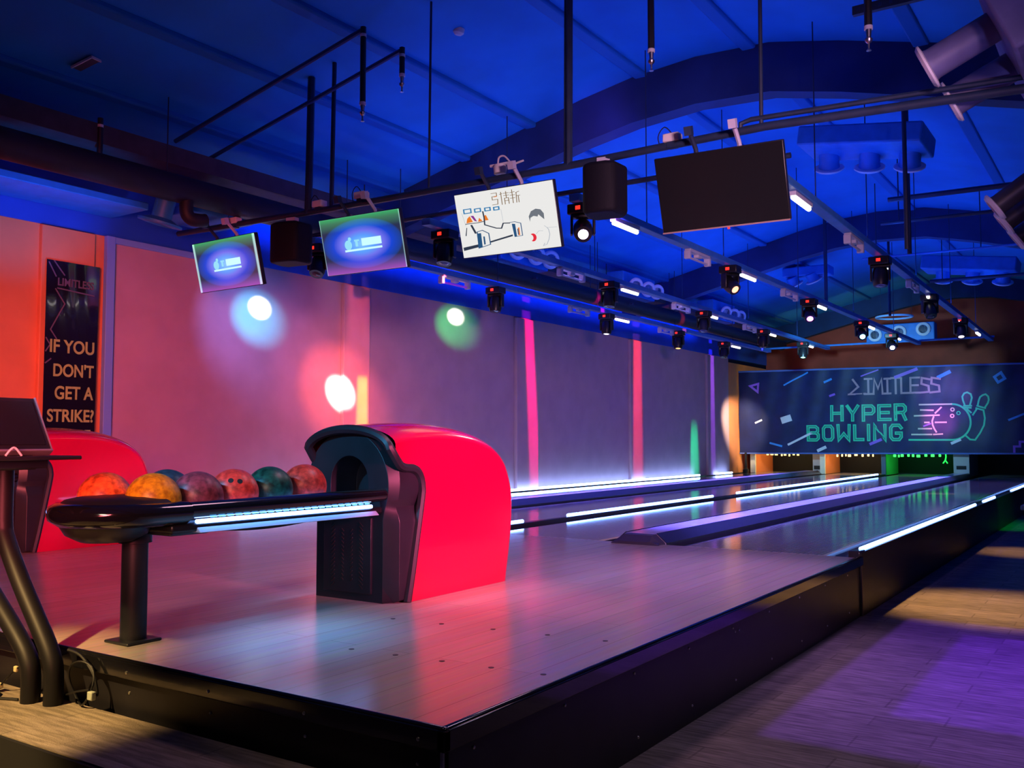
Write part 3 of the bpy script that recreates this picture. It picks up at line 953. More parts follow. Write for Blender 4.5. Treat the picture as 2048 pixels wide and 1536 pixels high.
def screen_mat(name):
    m = bpy.data.materials.new(name)
    m.use_nodes = True
    nt = m.node_tree
    b = nt.nodes['Principled BSDF']
    b.inputs['Base Color'].default_value = (0.01, 0.01, 0.01, 1)
    b.inputs['Roughness'].default_value = 0.3
    tc = nt.nodes.new('ShaderNodeTexCoord')
    sp = nt.nodes.new('ShaderNodeSeparateXYZ')
    nt.links.new(tc.outputs['Object'], sp.inputs[0])

    def mth(op, a, b_=None):
        n = nt.nodes.new('ShaderNodeMath')
        n.operation = op
        for i, v in enumerate((a, b_)):
            if v is None:
                continue
            if isinstance(v, (int, float)):
                n.inputs[i].default_value = v
            else:
                nt.links.new(v, n.inputs[i])
        return n.outputs[0]
    x, z = mth('DIVIDE', sp.outputs[0], 0.45), mth('DIVIDE', sp.outputs[2], 0.25)
    r = mth('SQRT', mth('ADD', mth('POWER', x, 2.0), mth('POWER', mth('MULTIPLY', z, 1.15), 2.0)))
    rp = nt.nodes.new('ShaderNodeValToRGB')
    nt.links.new(r, rp.inputs[0])
    e = rp.color_ramp.elements
    e[0].position, e[0].color = 0.0, (0.25, 0.60, 1.0, 1)
    e[1].position, e[1].color = 1.25, (0.02, 0.03, 0.08, 1)
    for p, c in ((0.32, (0.10, 0.35, 1.0, 1)), (0.52, (0.16, 0.17, 0.85, 1)), (0.72, (0.005, 0.06, 0.65, 1)), (0.95, (0.01, 0.05, 0.28, 1))):
        q = e.new(p)
        q.color = c

    def ramp(v, stops):
        n = nt.nodes.new('ShaderNodeValToRGB')
        nt.links.new(v, n.inputs[0])
        el = n.color_ramp.elements
        el[0].position, el[0].color = stops[0]
        el[1].position, el[1].color = stops[-1]
        for p, c in stops[1:-1]:
            q = el.new(p)
            q.color = c
        return n.outputs[0]
    zz = mth('MULTIPLY_ADD', z, 0.5)
    zz.node.inputs[2].default_value = 0.5
    band = ramp(zz, [(0.0, (0.35, 0.05, 0.42, 1)), (0.14, (0.10, 0.03, 0.20, 1)), (0.26, (0, 0, 0, 1)), (0.74, (0, 0, 0, 1)), (0.90, (0.03, 0.16, 0.03, 1)), (1.0, (0.02, 0.40, 0.06, 1))])
    ex = mth('MAXIMUM', mth('ABSOLUTE', x), mth('ABSOLUTE', z))
    edge = ramp(ex, [(0.0, (0, 0, 0, 1)), (0.965, (0, 0, 0, 1)), (0.98, (0.2, 0.35, 0.35, 1)), (1.0, (0.4, 0.6, 0.6, 1))])  # reflection along the screen rim painted in as a bright edge

    def add(a, c):
        n = nt.nodes.new('ShaderNodeMix')
        n.data_type = 'RGBA'
        n.blend_type = 'ADD'
        n.inputs[0].default_value = 1.0
        nt.links.new(a, n.inputs[6])
        nt.links.new(c, n.inputs[7])
        return n.outputs[2]
    nt.links.new(add(add(rp.outputs[0], band), edge), b.inputs['Emission Color'])
    b.inputs['Emission Strength'].default_value = 1.0
    return m


M_SCR_BLUE = screen_mat('screen_blue_logo')
M_SCR_WHITE = glow('screen_white', (0.86, 0.86, 0.84), 0.95)


def tv(name_lab, x, z, yaw, tilt, w, h, kind):
    t = thing('wall_screen', name_lab, 'screen', (x, RY, z), group='flat screens hung over the approach')
    t.name = 'hanging_screen'
    t.rotation_euler = (R(tilt), 0, R(yaw))
    MB().bb(-w / 2, w / 2, 0.0, 0.045, -h / 2, h / 2).build('casing', M_BLACK, t, bevel=0.006)
    s = MB().bb(-w / 2 + 0.006, w / 2 - 0.006, -0.004, 0.0, -h / 2 + 0.006, h / 2 - 0.006).build('screen', {'blue': M_SCR_BLUE, 'white': M_SCR_WHITE, 'off': M_SCREENOFF}[kind], t, smooth=False)
    MB().bb(-0.15, 0.15, 0.045, 0.075, -0.12, 0.16).build('mount_plate', M_PIPE, t)
    c, s_ = math.cos(R(tilt)), math.sin(R(tilt))
    for dx in (-0.16, 0.14):
        # straps run from the plate up to the pipe
        top = (dx, 0.06 - 0.10, h / 2 + 0.17)
        m = MB().tube([(dx, 0.07, 0.0), (dx, 0.07, h / 2 + 0.02), top], 0.016, 6)
        m.box((dx, top[1], top[2] - 0.02), (0.05, 0.05, 0.06))
        m.build('hanger_strap', M_STRIPGREY if dx > 0 else M_PIPE, t)
    return t, s


def uvp(w, h, y):
    return lambda u, v, d: ((u - 0.5) * w, y - d, (0.5 - v) * h)


tv1, s1 = tv('lit blue screen nearest the side wall, left of the first speaker', -7.348, 2.933, -1.9, 13.9, 0.95, 0.493, 'blue')
tv2, s2 = tv('lit blue screen between the small speaker and the white cartoon screen', -5.575, 2.927, 2.5, 15.0, 0.90, 0.50, 'blue')
M_LOGO = glow('logo_cyan', (0.30, 0.75, 0.95), 1.0)
M_LOGO2 = glow('logo_pale', (0.55, 0.90, 1.0), 1.1)
for s in (s1, s2):
    f = uvp(0.9, 0.5, -0.004)
    m = MB()
    m.prism([(0.33 + 0.045 * math.cos(a), 0.50 + 0.085 * math.sin(a)) for a in [2 * PI * k / 18 for k in range(18)]], f, 0.0005, 0.0015)
    m.prism([(0.355 + 0.02 * math.cos(a), 0.40 + 0.035 * math.sin(a)) for a in [2 * PI * k / 12 for k in range(12)]], f, 0.0005, 0.0015)
    m.prism([(0.42, 0.42), (0.45, 0.42), (0.45, 0.54), (0.42, 0.54)], f, 0.0005, 0.0015)
    m.prism([(0.41, 0.42), (0.47, 0.42), (0.47, 0.45), (0.41, 0.45)], f, 0.0005, 0.0016)
    m.build('logo', M_LOGO, s, smooth=False)
    m = MB().prism([(0.50, 0.41), (0.74, 0.41), (0.74, 0.54), (0.50, 0.54)], f, 0.0005, 0.0015).prism([(0.28, 0.58), (0.74, 0.575), (0.74, 0.61), (0.28, 0.615)], f, 0.0005, 0.0015)
    m.build('logo_bar', M_LOGO2, s, smooth=False)

tv3, s3 = tv('lit white screen showing a cartoon bowler and bowling lanes', -4.063, 2.932, 2.5, 16.5, 0.902, 0.511, 'white')
f = uvp(0.89, 0.50, -0.004)
SK = lambda name, c: glow('ink_' + name, c, 0.9)
m = MB()
for cx, cz, w in ((0.114, 0.273, 0.075), (0.222, 0.281, 0.06), (0.326, 0.287, 0.055), (0.417, 0.295, 0.052)):
    m.ribbon([(cx - w / 2, cz - w * 0.42), (cx + w / 2, cz - w * 0.42), (cx + w / 2, cz + w * 0.42), (cx - w / 2, cz + w * 0.42)], 0.014, f, 0.0005, 0.0012, 0, True)
m.build('monitors_print', SK('blue', (0.02, 0.22, 0.48)), s3, smooth=False)
m = MB()
m.ribbon([(0.274, 0.314), (0.278, 0.408), (0.274, 0.52), (0.388, 0.596), (0.441, 0.608), (0.465, 0.535), (0.528, 0.545)], 0.014, f, 0.0006, 0.0014)
m.ribbon([(0.077, 0.47), (0.205, 0.474), (0.28, 0.465)], 0.010, f, 0.0006, 0.0014)
m.prism([(0.013, 0.834), (0.178, 0.81), (0.173, 0.856), (0.015, 0.887)], f, 0.0006, 0.0014)
m.prism([(0.309, 0.785), (0.544, 0.725), (0.545, 0.751), (0.306, 0.81)], f, 0.0006, 0.0014)
m.prism([(0.122, 0.496), (0.142, 0.491), (0.179, 0.634), (0.158, 0.64)], f, 0.0006, 0.0014)
m.prism([(0.055, 0.654), (0.078, 0.528), (0.085, 0.529), (0.066, 0.656)], f, 0.0006, 0.0014)
m.build('dark_lines_print', SK('dark', (0.02, 0.04, 0.07)), s3, smooth=False)
m = MB()
m.ribbon([(0.184, 0.614), (0.24, 0.60), (0.302, 0.66), (0.304, 0.835), (0.178, 0.872)], 0.010, f, 0.0008, 0.0018, 0, True)
m.prism([(0.182, 0.64), (0.222, 0.64), (0.218, 0.868), (0.178, 0.872)], f, 0.0006, 0.0016)
m.prism([(0.24, 0.698), (0.256, 0.7), (0.254, 0.825), (0.237, 0.827)], f, 0.0008, 0.0018)
m.ribbon([(0.538, 0.537), (0.582, 0.537), (0.64, 0.569), (0.642, 0.76), (0.567, 0.765)], 0.008, f, 0.0008, 0.0018)
m.prism([(0.55, 0.56), (0.583, 0.57), (0.585, 0.765), (0.560, 0.765)], f, 0.0006, 0.0016)
m.prism([(0.598, 0.65), (0.608, 0.65), (0.608, 0.74), (0.598, 0.74)], f, 0.0010, 0.0020)
m.build('ball_returns_print', SK('navy', (0.01, 0.09, 0.22)), s3, smooth=False)
m = MB()
m.prism([(0.085, 0.46), (0.10, 0.39), (0.13, 0.352), (0.155, 0.45)], f, 0.0005, 0.0012).prism([(0.21, 0.46), (0.225, 0.40), (0.25, 0.44), (0.255, 0.46)], f, 0.0005, 0.0012)
m.prism([(0.28, 0.455), (0.285, 0.375), (0.30, 0.372), (0.321, 0.455)], f, 0.0005, 0.0012)
m.prism([(0.605, 0.635), (0.62, 0.63), (0.618, 0.75), (0.60, 0.752)], f, 0.0005, 0.0012).prism([(0.43, 0.105), (0.44, 0.105), (0.44, 0.12), (0.40, 0.12)], f, 0.0005, 0.0012)
m.build('orange_print', SK('orange', (0.9, 0.22, 0.02)), s3, smooth=False)
m = MB().prism([(0.139, 0.352), (0.169, 0.356), (0.2, 0.452), (0.175, 0.44)], f, 0.0005, 0.0013)
m.build('violet_print', SK('violet', (0.25, 0.03, 0.3)), s3, smooth=False)
m = MB().prism([(0.734, 0.569), (0.728, 0.488), (0.756, 0.415), (0.805, 0.386), (0.851, 0.406), (0.878, 0.471), (0.876, 0.56), (0.867, 0.548), (0.824, 0.475), (0.814, 0.507), (0.775, 0.489), (0.743, 0.512)], f, 0.0005, 0.0012)
m.build('hair_print', SK('grey', (0.16, 0.19, 0.22)), s3, smooth=False)
arc1 = [(0.742 + 0.034 * math.cos(a), 0.812 + 0.061 * math.sin(a)) for a in [R(-125) + R(250) * k / 16 for k in range(17)]]
arc2 = [(0.717 + 0.028 * math.cos(a), 0.812 + 0.05 * math.sin(a)) for a in [R(70) - R(140) * k / 10 for k in range(11)]]
MB().prism(arc1 + arc2, f, 0.0005, 0.0012).build('ball_print', SK('red', (0.85, 0.02, 0.04)), s3, smooth=False)
m = MB()
m.ribbon([(0.867, 0.656), (0.891, 0.691), (0.985, 0.699)], 0.004, f, 0.0005, 0.001)
m.ribbon([(0.891, 0.691), (0.903, 0.72), (0.908, 0.792), (0.894, 0.868), (0.867, 0.942), (0.832, 0.955), (0.849, 0.919)], 0.006, f, 0.0005, 0.001)
m.ribbon([(0.847, 0.731), (0.807, 0.723), (0.776, 0.767)], 0.004, f, 0.0005, 0.001)
m.ribbon([(0.051, 0.292), (0.075, 0.50)], 0.003, f, 0.0005, 0.001).ribbon([(0.462, 0.318), (0.467, 0.512)], 0.003, f, 0.0005, 0.001)
m.build('pale_lines_print', SK('pale', (0.42, 0.48, 0.55)), s3, smooth=False)
m = MB()                                              # three blocky title glyphs: dark outline strokes
for pts in ([(0.385, 0.06), (0.44, 0.06), (0.44, 0.11), (0.39, 0.11), (0.39, 0.16), (0.445, 0.16), (0.44, 0.235), (0.385, 0.235)],
            [(0.47, 0.09), (0.495, 0.085)], [(0.484, 0.06), (0.484, 0.25)], [(0.51, 0.085), (0.56, 0.085)], [(0.51, 0.12), (0.56, 0.12)], [(0.535, 0.06), (0.535, 0.16)], [(0.515, 0.16), (0.555, 0.16), (0.555, 0.25)], [(0.515, 0.16), (0.515, 0.25)], [(0.515, 0.20), (0.555, 0.20)],
            [(0.575, 0.09), (0.62, 0.085)], [(0.597, 0.05), (0.597, 0.25)], [(0.575, 0.13), (0.62, 0.13)], [(0.575, 0.175), (0.62, 0.175)], [(0.635, 0.10), (0.665, 0.09)], [(0.637, 0.10), (0.632, 0.25)], [(0.637, 0.15), (0.67, 0.15)], [(0.655, 0.15), (0.655, 0.25)]):
    m.ribbon(pts, 0.007, f, 0.0005, 0.0012)
m.build('title_lettering', SK('brown', (0.20, 0.11, 0.03)), s3, smooth=False)
tv4, s4 = tv('dark switched off screen, the large one over the carpet side lane', -2.318, 2.921, 4.0, 19.4, 0.885, 0.52, 'off')
MB().bb(-0.442, 0.442, -0.008, 0.0, -0.262, -0.252).build('bottom_strip', mat('strip_tan', (0.35, 0.25, 0.22), 0.4), tv4)
MB().bb(0.02, 0.035, -0.006, 0.0, -0.275, -0.262).build('standby_light', M_REDDOT, tv4)

# speakers
for x, z, w, lab in ((-6.445, 3.02, 0.37, 'black loudspeaker hanging between the two blue screens'), (-3.20, 3.035, 0.31, 'dark round cornered loudspeaker left of the switched off screen')):
    t = thing('hanging_speaker', lab, 'speaker', (x, RY, z), R(8), 'loudspeakers on the screen pipe')
    h, d = 0.37, 0.26
    poly = [(-w / 2, 0.05), (-w / 2 + 0.03, -d / 2), (-w * 0.2, -d / 2 - 0.035), (w * 0.2, -d / 2 - 0.035), (w / 2 - 0.03, -d / 2), (w / 2, 0.05), (w * 0.36, d / 2), (-w * 0.36, d / 2)]
    MB().prism(poly, lambda u, v, q: (u, v, q), -h / 2, h / 2).build('cabinet', mat('speaker_black', (0.006, 0.006, 0.011), 0.7, spec=0.2, bump=0.2, scale=90, noise=0.1), t, bevel=0.03, seg=3)
    m = MB()
    for dx in (-0.03, 0.03):
        m.tube([(dx, 0, h / 2 - 0.02), (dx, 0, h / 2 + 0.07)], 0.009, 8)
    m.bb(-0.05, 0.05, -0.03, 0.03, h / 2 + 0.03, h / 2 + 0.06)
    m.build('bracket', M_STRIPGREY, t)

# small boxes on the pipe
for i, (x, z, lab) in enumerate(((-2.664, 3.33, 'small pale box clipped on the pipe left of the off screen'), (-5.59, 3.35, 'small pale box on the pipe above the middle blue screen'),
                               (-6.10, 3.345, 'tiny pale box on the pipe right of the small speaker'), (-7.24, 3.34, 'small pale box on the pipe above the wall side screen'))):
    t = thing('junction_box', lab, 'box', (x, RY, z), group='boxes clipped on the screen pipe')
    MB().bb(-0.06, 0.06, -0.04, 0.04, -0.03, 0.03).build('body', M_WHITE, t, bevel=0.008)
    MB().bb(-0.03, 0.03, -0.03, 0.03, -0.07, -0.03).build('clip', M_PIPE, t)
    MB().tube(smooth_path([(0.0, 0, 0.03), (-0.06, 0, 0.09), (-0.11, 0, 0.03), (-0.09, 0, -0.06)], 4), 0.004, 5).build('wire', M_MATTEBLACK, t)
t = thing('sensor_bracket', 'pale sensor with a looped handle on the pipe over the white screen', 'sensor', (-4.126, RY, 3.36))
MB().lathe([(0.05, -0.05), (0.055, 0.0), (0.045, 0.02)], (0, 0, 0), (0, 0, 1), 16).build('cup', M_WHITE, t)
MB().tube(smooth_path([(-0.02, 0, 0.02), (-0.01, 0, 0.08), (0.04, 0, 0.085), (0.09, 0, 0.035)], 5), 0.007, 6).build('handle', M_WHITE, t)
MB().bb(-0.09, 0.10, -0.012, 0.012, 0.015, 0.032).build('plate', M_WHITE, t)
MB().tube([(0.09, 0, 0.0), (0.22, 0, 0.02)], 0.008, 6).build('stub', M_WHITE, t)

# ------------------------------------------------------------------ lighting tracks, tube lights, moving heads
TZ = 3.26
TRACKS = ((-2.28, -2.52, 'the carpet side'), (-3.92, -3.90, 'the middle right'), (-5.52, -5.80, 'the middle left'), (-7.02, -7.14, 'the wall side'))
TNAMES = ('over the carpet side lane', 'over the second lane from the carpet', 'over the third lane from the carpet', 'over the wall side lane')
TY0, TY1 = 6.8, 21.4
ORD = ('first', 'second', 'third', 'fourth', 'fifth', 'sixth', 'seventh')


def tx(i, y):
    a, b = TRACKS[i][:2]
    return a + (b - a) * (y - TY0) / (TY1 - TY0)


for i in range(4):
    x0, x1 = tx(i, TY0), tx(i, TY1)
    t = thing('lighting_track', 'long blue lit ceiling track ' + TNAMES[i], 'track', (x0, TY0, TZ), math.atan2(-(x1 - x0), TY1 - TY0), 'lighting tracks above the lanes')
    MB().bb(-0.05, 0.05, 0, TY1 - TY0, -0.025, 0.04).build('rail', M_TRACK, t, bevel=0.006)
    for y in (8.2, 10.2, 13.0, 16.0, 19.0):
        x = tx(i, y)
        MB().tube([(0, y - TY0, 0.0), (0, y - TY0, ceil_z(x) - TZ - 0.0)], 0.006, 5).build('hanger_rod', M_PIPE, t)
t = thing('track_crossbar', 'dark crossbar joining the near ends of the lighting tracks', 'bar', (-4.6, TY0 + 0.05, TZ + 0.07))
MB().tube([(-2.6, 0, 0), (2.5, 0, 0)], 0.022, 8).build('bar', M_PIPE, t)
t = thing('track_crossbar', 'thin blue crossbar joining the far ends of the lighting tracks', 'bar', (-4.8, TY1 - 0.05, TZ + 0.065))
MB().tube([(-2.45, 0, 0), (2.35, 0, 0)], 0.022, 8).build('bar', M_TRACK, t)


def make_tube(lit):
    t = thing('tube_light', 'x', 'light')
    if lit:
        MB().bb(-0.03, 0.03, -0.25, 0.25, -0.035, 0.0).build('housing', M_TUBEOFF, t, bevel=0.004)
        MB().tube([(0, -0.235, -0.05), (0, 0.235, -0.05)], 0.02, 8).build('tube', M_TUBE, t)
    else:
        MB().bb(-0.035, 0.035, -0.27, 0.27, -0.03, 0.0).build('housing', M_TUBEOFF, t, bevel=0.004)
        for s in (-1, 1):
            MB().bb(-0.035, 0.035, s * 0.27 - 0.025, s * 0.27 + 0.025, -0.11, -0.02).build('end_bracket', M_TUBEOFF, t, bevel=0.008)
        MB().bb(-0.03, 0.03, -0.05, 0.05, -0.065, -0.03).build('clip', M_TUBEOFF, t, bevel=0.008)
        MB().tube([(0, -0.25, -0.09), (0, 0.25, -0.09)], 0.013, 8).build('tube', M_TUBEUV if lit is None else M_TUBEOFF, t)
    return t


LITY, OFFY = (7.75, 11.0, 14.1, 17.15, 19.3), (9.5, 12.6, 15.4)
protoL, protoO, protoV = make_tube(True), make_tube(False), make_tube(None)
for pr in (protoL, protoO, protoV):
    pr['used'] = 0


def put_tube(pr, i, y, lab, grp):
    yaw = math.atan2(-(tx(i, TY1) - tx(i, TY0)), TY1 - TY0)
    loc = (tx(i, y), y, TZ - 0.025)
    if not pr['used']:
        pr.location, pr.rotation_euler = loc, (0, 0, yaw)
        pr['label'], pr['group'], pr['used'] = lab, grp, 1
        return pr
    return dup(pr, loc, lab, yaw, grp)


for i in range(4):
    lit = list(LITY)
    if i == 2:
        lit = [11.2, 14.2, 17.3, 19.9]
    if i == 3:
        lit = [13.85, 19.2]
    for k, y in enumerate(lit):
        put_tube(protoL, i, y, '%s lit tube light on the track %s' % (ORD[k], TNAMES[i]), 'lit tube lights on the tracks')
    off = {0: (9.6, 12.75), 1: (9.45, 12.6), 2: (9.6, 12.95, 16.05), 3: (12.4, 15.6)}[i]
    for k, y in enumerate(off):
        put_tube(protoO, i, y, '%s unlit tube light on the track %s' % (ORD[k], TNAMES[i]), 'unlit tube lights on the tracks')
put_tube(protoV, 3, 9.25, 'dim violet tube light on the near part of the track over the wall side lane', 'violet tube lights')


def make_head(lens_mat, tilt, pan):
    t = thing('moving_head_light', 'x', 'stage light')
    MB().bb(-0.11, 0.11, -0.085, 0.085, -0.09, 0.0).build('base', M_BLACK, t, bevel=0.012)
    MB().bb(-0.022, 0.022, -0.089, -0.085, -0.058, -0.026).build('red_display', M_REDDOT, t)
    rz = Matrix.Rotation(pan, 3, 'Z')
    m = MB()
    for s in (-1, 1):
        m.box(rz @ Vector((s * 0.095, 0, -0.18)), (0.022, 0.09, 0.17), 0, rz)
    m.box(rz @ Vector((0, 0, -0.105)), (0.21, 0.09, 0.03), 0, rz)
    m.build('yoke', M_BLACK, t, bevel=0.01)
    ax = rz @ Vector((0, -math.sin(tilt), -math.cos(tilt)))
    c = Vector((0, 0, -0.22))
    o = MB().lathe([(0.035, -0.115), (0.07, -0.095), (0.082, -0.05), (0.082, 0.06), (0.075, 0.09), (0.072, 0.105), (0.062, 0.105)], c, ax, 20).build('head', M_BLACK, t)
    MB().lathe([(0.0, 0.112), (0.03, 0.110), (0.058, 0.10), (0.06, 0.092)], c, ax, 18).build('lens', lens_mat, o)
    return t, ax


M_LENS = mat('lens_dark', (0.05, 0.06, 0.08), 0.08, coat=0.5)


def lens(name, c, s=7.0):
    return glow('lens_' + name, c, s)


HEADS = [
    # track, y, lens material, tilt, pan, label
    (3, 6.9, M_LENS, 0.5, 0.4, 'unlit moving head light beside the small speaker, first over the wall side lane'),
    (3, 10.15, M_LENS, 0.15, 0.2, 'moving head light above the green wall spot, second over the wall side lane'),
    (3, 13.3, lens('white', (0.9, 0.8, 1.0), 3), 0.1, 0.0, 'moving head light with pale lens, third over the wall side lane'),
    (3, 16.15, lens('amber', (1.0, 0.45, 0.1), 4), 0.1, 0.1, 'moving head light with amber lens over the wall side lane'),
    (3, 18.5, M_LENS, 0.3, 0.2, 'dark moving head light, last over the wall side lane'),
    (2, 7.1, M_LENS, 0.2, 0.3, 'unlit moving head light left of the white cartoon screen'),
    (2, 10.6, M_LENS, 0.15, 0.1, 'moving head light beside the ringed vents, second over the third lane'),
    (2, 13.85, M_LENS, 0.3, 0.2, 'moving head light, third over the third lane from the carpet'),
    (2, 16.8, M_LENS, 0.1, 0.0, 'moving head light, fourth over the third lane from the carpet'),
    (2, 19.4, lens('green', (0.3, 1.0, 0.7), 5), 0.2, 0.1, 'moving head light with green lens at the far end over the third lane'),
    (1, 6.95, lens('violet', (0.75, 0.6, 1.0), 9), 1.0, 0.55, 'moving head light with bright violet lens under the round cornered speaker'),
    (1, 10.4, lens('redwhite', (1.0, 0.25, 0.15), 4), 0.9, 1.1, 'moving head light with red edged lens, second over the second lane'),
    (1, 13.5, lens('magenta', (1.0, 0.25, 1.0), 5), 0.8, 0.4, 'moving head light with magenta lens, third over the second lane'),
    (1, 16.5, lens('cyan', (0.25, 0.85, 1.0), 8), 1.0, 0.4, 'moving head light with cyan lens, fourth over the second lane'),
    (1, 18.8, lens('lilac', (0.8, 0.75, 1.0), 8), 1.0, 0.3, 'moving head light with lilac lens, last over the second lane'),
    (0, 10.8, M_LENS, 0.15, 0.2, 'dark moving head light, nearest over the carpet side lane'),
    (0, 14.0, M_LENS, 0.5, 0.5, 'dark moving head light, middle one over the carpet side lane'),
    (0, 17.0, lens('white', (0.9, 0.8, 1.0), 3), 0.4, 0.3, 'moving head light with pale lens, far one over the carpet side lane'),
]
for i, y, lm, tilt, pan, lab in HEADS:
    t, ax = make_head(lm, tilt, pan)
    t.location = (tx(i, y), y, TZ - 0.025)
    tag(t, lab, None, 'moving head lights on the tracks')

# unseen spots for moving head beams on wall, pillars and carpet, plus added fills
spot('beam_flare', (-6.2, 6.9, 3.0), (-8.36, 8.62, 1.83), 5200, (1.0, 0.80, 0.62), 8.2, 0.5, 0.03)
spot('beam_flare_halo', (-6.2, 6.9, 3.0), (-8.36, 8.62, 1.80), 750, (1.0, 0.14, 0.10), 28, 1.0, 0.03)
spot('beam_flare_wide', (-6.2, 6.9, 3.0), (-8.36, 8.62, 1.70), 150, (1.0, 0.12, 0.12), 50, 1.0, 0.03)
spot('beam_cyan', (-7.0, 6.2, 2.85), (-8.4, 7.33, 2.74), 2600, (0.75, 0.95, 1.0), 9.0, 0.7, 0.02)
spot('beam_cyan_halo', (-7.0, 6.2, 2.85), (-8.4, 7.28, 2.62), 420, (0.0, 0.65, 1.0), 24, 1.0, 0.02)
spot('beam_violet_halo', (-7.0, 6.2, 2.85), (-8.4, 7.2, 2.5), 110, (0.2, 0.25, 1.0), 58, 1.0, 0.02)
spot('beam_green', (-7.05, 9.3, 3.0), (-8.4, 11.05, 3.04), 2600, (0.85, 1.0, 0.85), 7.0, 0.6, 0.02)
spot('beam_green_halo', (-7.05, 9.3, 3.0), (-8.4, 11.02, 2.9), 380, (0.05, 1.0, 0.18), 20, 1.0, 0.02)
slit('beam_orange', (-6.9, 9.9, 2.0), (-8.38, 8.98, 1.2), 500, (1.0, 0.40, 0.02), 0.05, 55)
slit('beam_pillar_red', (-6.6, 9.0, 3.15), (-8.38, 8.92, 2.4), 80, (1.0, 0.12, 0.18), 0.12, 70)
slit('beam_magenta', (-5.6, 13.2, 3.1), (-8.4, 13.05, 2.0), 800, (1.0, 0.0, 0.22), 0.045, 80, 4.5)
slit('beam_red', (-5.6, 15.6, 3.1), (-8.4, 17.0, 2.0), 750, (1.0, 0.04, 0.06), 0.05, 80, 0)
slit('beam_violet', (-5.7, 20.6, 3.1), (-8.4, 20.92, 2.0), 420, (0.30, 0.08, 1.0), 0.04, 80, 0)
slit('beam_green_low', (-6.6, 19.6, 2.4), (-8.4, 19.95, 0.5), 420, (0.0, 1.0, 0.35), 0.09, 52).data.spot_blend = 1.0
spot('beam_orange_end', (-7.2, 20.6, 2.4), (-8.4, 22.6, 1.5), 700, (1.0, 0.75, 0.5), 40, 0.8, 0.05)
spot('beam_banner', (-3.9, 19.15, 2.85), (-3.75, 22.7, 1.64), 900, (1.0, 0.04, 0.72), 14, 1.0, 0.02)
spot('beam_banner_violet', (-3.9, 19.15, 2.85), (-3.6, 22.7, 2.2), 420, (0.5, 0.1, 1.0), 26, 1.0, 0.02)
spot('wash_banner', (-4.6, 16.0, 3.0), (-5.4, 22.7, 1.9), 1200, (0.28, 0.72, 1.0), 56, 0.8, 0.1)
spot('beam_vent_violet', (-3.9, 7.2, 3.0), (-4.6, 9.2, 4.6), 200, (0.5, 0.12, 1.0), 45, 1.0, 0.05)
spot('approach_cyan_fill', (-1.9, 1.2, 2.6), (-3.0, 2.85, 0.4), 560, (0.02, 0.42, 1.0), 20, 1.0, 0.2)  # added lamp in place of the blue wall spot's floor reflection
spot('return_front_fill', (-3.7, 0.8, 2.3), (-3.42, 3.6, 0.80), 300, (0.08, 0.5, 1.0), 24, 0.6, 0.05)  # added blue fill for the dark front of the ball return
spot('balls_fill', (-2.0, 0.3, 1.9), (-3.42, 2.8, 1.0), 150, (1.0, 0.80, 0.62), 20, 0.9, 0.4)  # added warm fill to brighten the balls
spot('flat_duct_fill', (-6.7, 4.4, 1.9), (-8.0, 4.5, 3.40), 150, (0.0, 0.20, 1.0), 55, 0.8, 0.05)  # added blue fill on the duct underside, no fixture modelled
spot('top_vents_fill', (1.2, 2.0, 1.4), (-0.6, 6.2, 3.4), 150, (0.34, 0.26, 1.0), 30, 0.9, 0.1)  # added violet fill to tint the grey vent unit
spot('beam_lane_white', (-3.0, 14.0, 3.0), (-2.6, 15.6, 0.4), 160, (1.0, 0.9, 0.9), 10, 0.5, 0.03)
spot('beam_kerb_green', (-0.2, 13.0, 2.4), (-1.66, 15.0, 0.3), 220, (0.0, 1.0, 0.02), 30, 0.8, 0.03)
spot('amber_carpet', (-2.3, 7.6, 3.0), (-0.95, 7.75, 0.0), 900, (1.0, 0.52, 0.16), 36, 0.9, 0.05)
spot('amber_carpet_far', (-2.35, 11.6, 3.0), (-1.1, 11.7, 0.0), 420, (1.0, 0.52, 0.16), 24, 1.0, 0.05)
spot('amber_step', (-3.6, 0.0, 2.6), (-3.6, 1.72, 0.22), 800, (1.0, 0.62, 0.22), 30, 0.6, 0.05)
for _x, _y, _hx, _hy, _e, _c in ((-0.40, 5.45, 0.98, 1.55, 270, (0.26, 0.07, 1.0)), (-0.10, 5.55, 0.88, 1.05, 330, (0.13, 0.01, 1.0))):
    o = slit('violet_carpet', (_x, _y, 2.6), (_x, _y, 0), _e, _c, _hx / 2.6, 80, 0, _hy / 2.6)
    o.rotation_euler = (0, 0, 0)
spot('wash_corner', (-1.6, 1.6, 2.2), (-2.0, 2.6, 0.4), 40, (1.0, 0.72, 0.55), 40, 1.0, 0.5)  # added warm fill on the platform corner
spot('wash_carpet', (-0.2, 4.2, 3.0), (-0.5, 4.0, 0.0), 62, (0.75, 0.55, 0.9), 100, 1.0, 0.2)

# ------------------------------------------------------------------ banner at the lane end
def fold(x, z):
    s = (2.9 - z) / 2.0
    return 0.018 * math.sin(x * 5.1 + 0.8 * z) * (0.4 + 0.6 * math.sin(x * 1.3 + 1)) + 0.012 * math.sin(x * 11.0 - z * 2.2) * (1 - 0.6 * s) + 0.01 * math.sin(z * 6 + x * 0.7)


M_BANNER = mat('banner_vinyl', (0.005, 0.013, 0.075), 0.5, spec=0.35, noise=0.25, scale=3)
t = thing('hanging_banner', 'wide dark blue bowling banner with green lettering above the lane ends', 'banner', (-4.9, YB, 1.9))
OB = Vector((-4.9, YB, 1.9))
x0, x1 = -8.36, -1.2
nx, nz = 180, 36


def bz(fx, fz):
    zt, zb = 2.915 - 0.075 * fx, 0.885 + 0.05 * fx
    return zb + (zt - zb) * fz


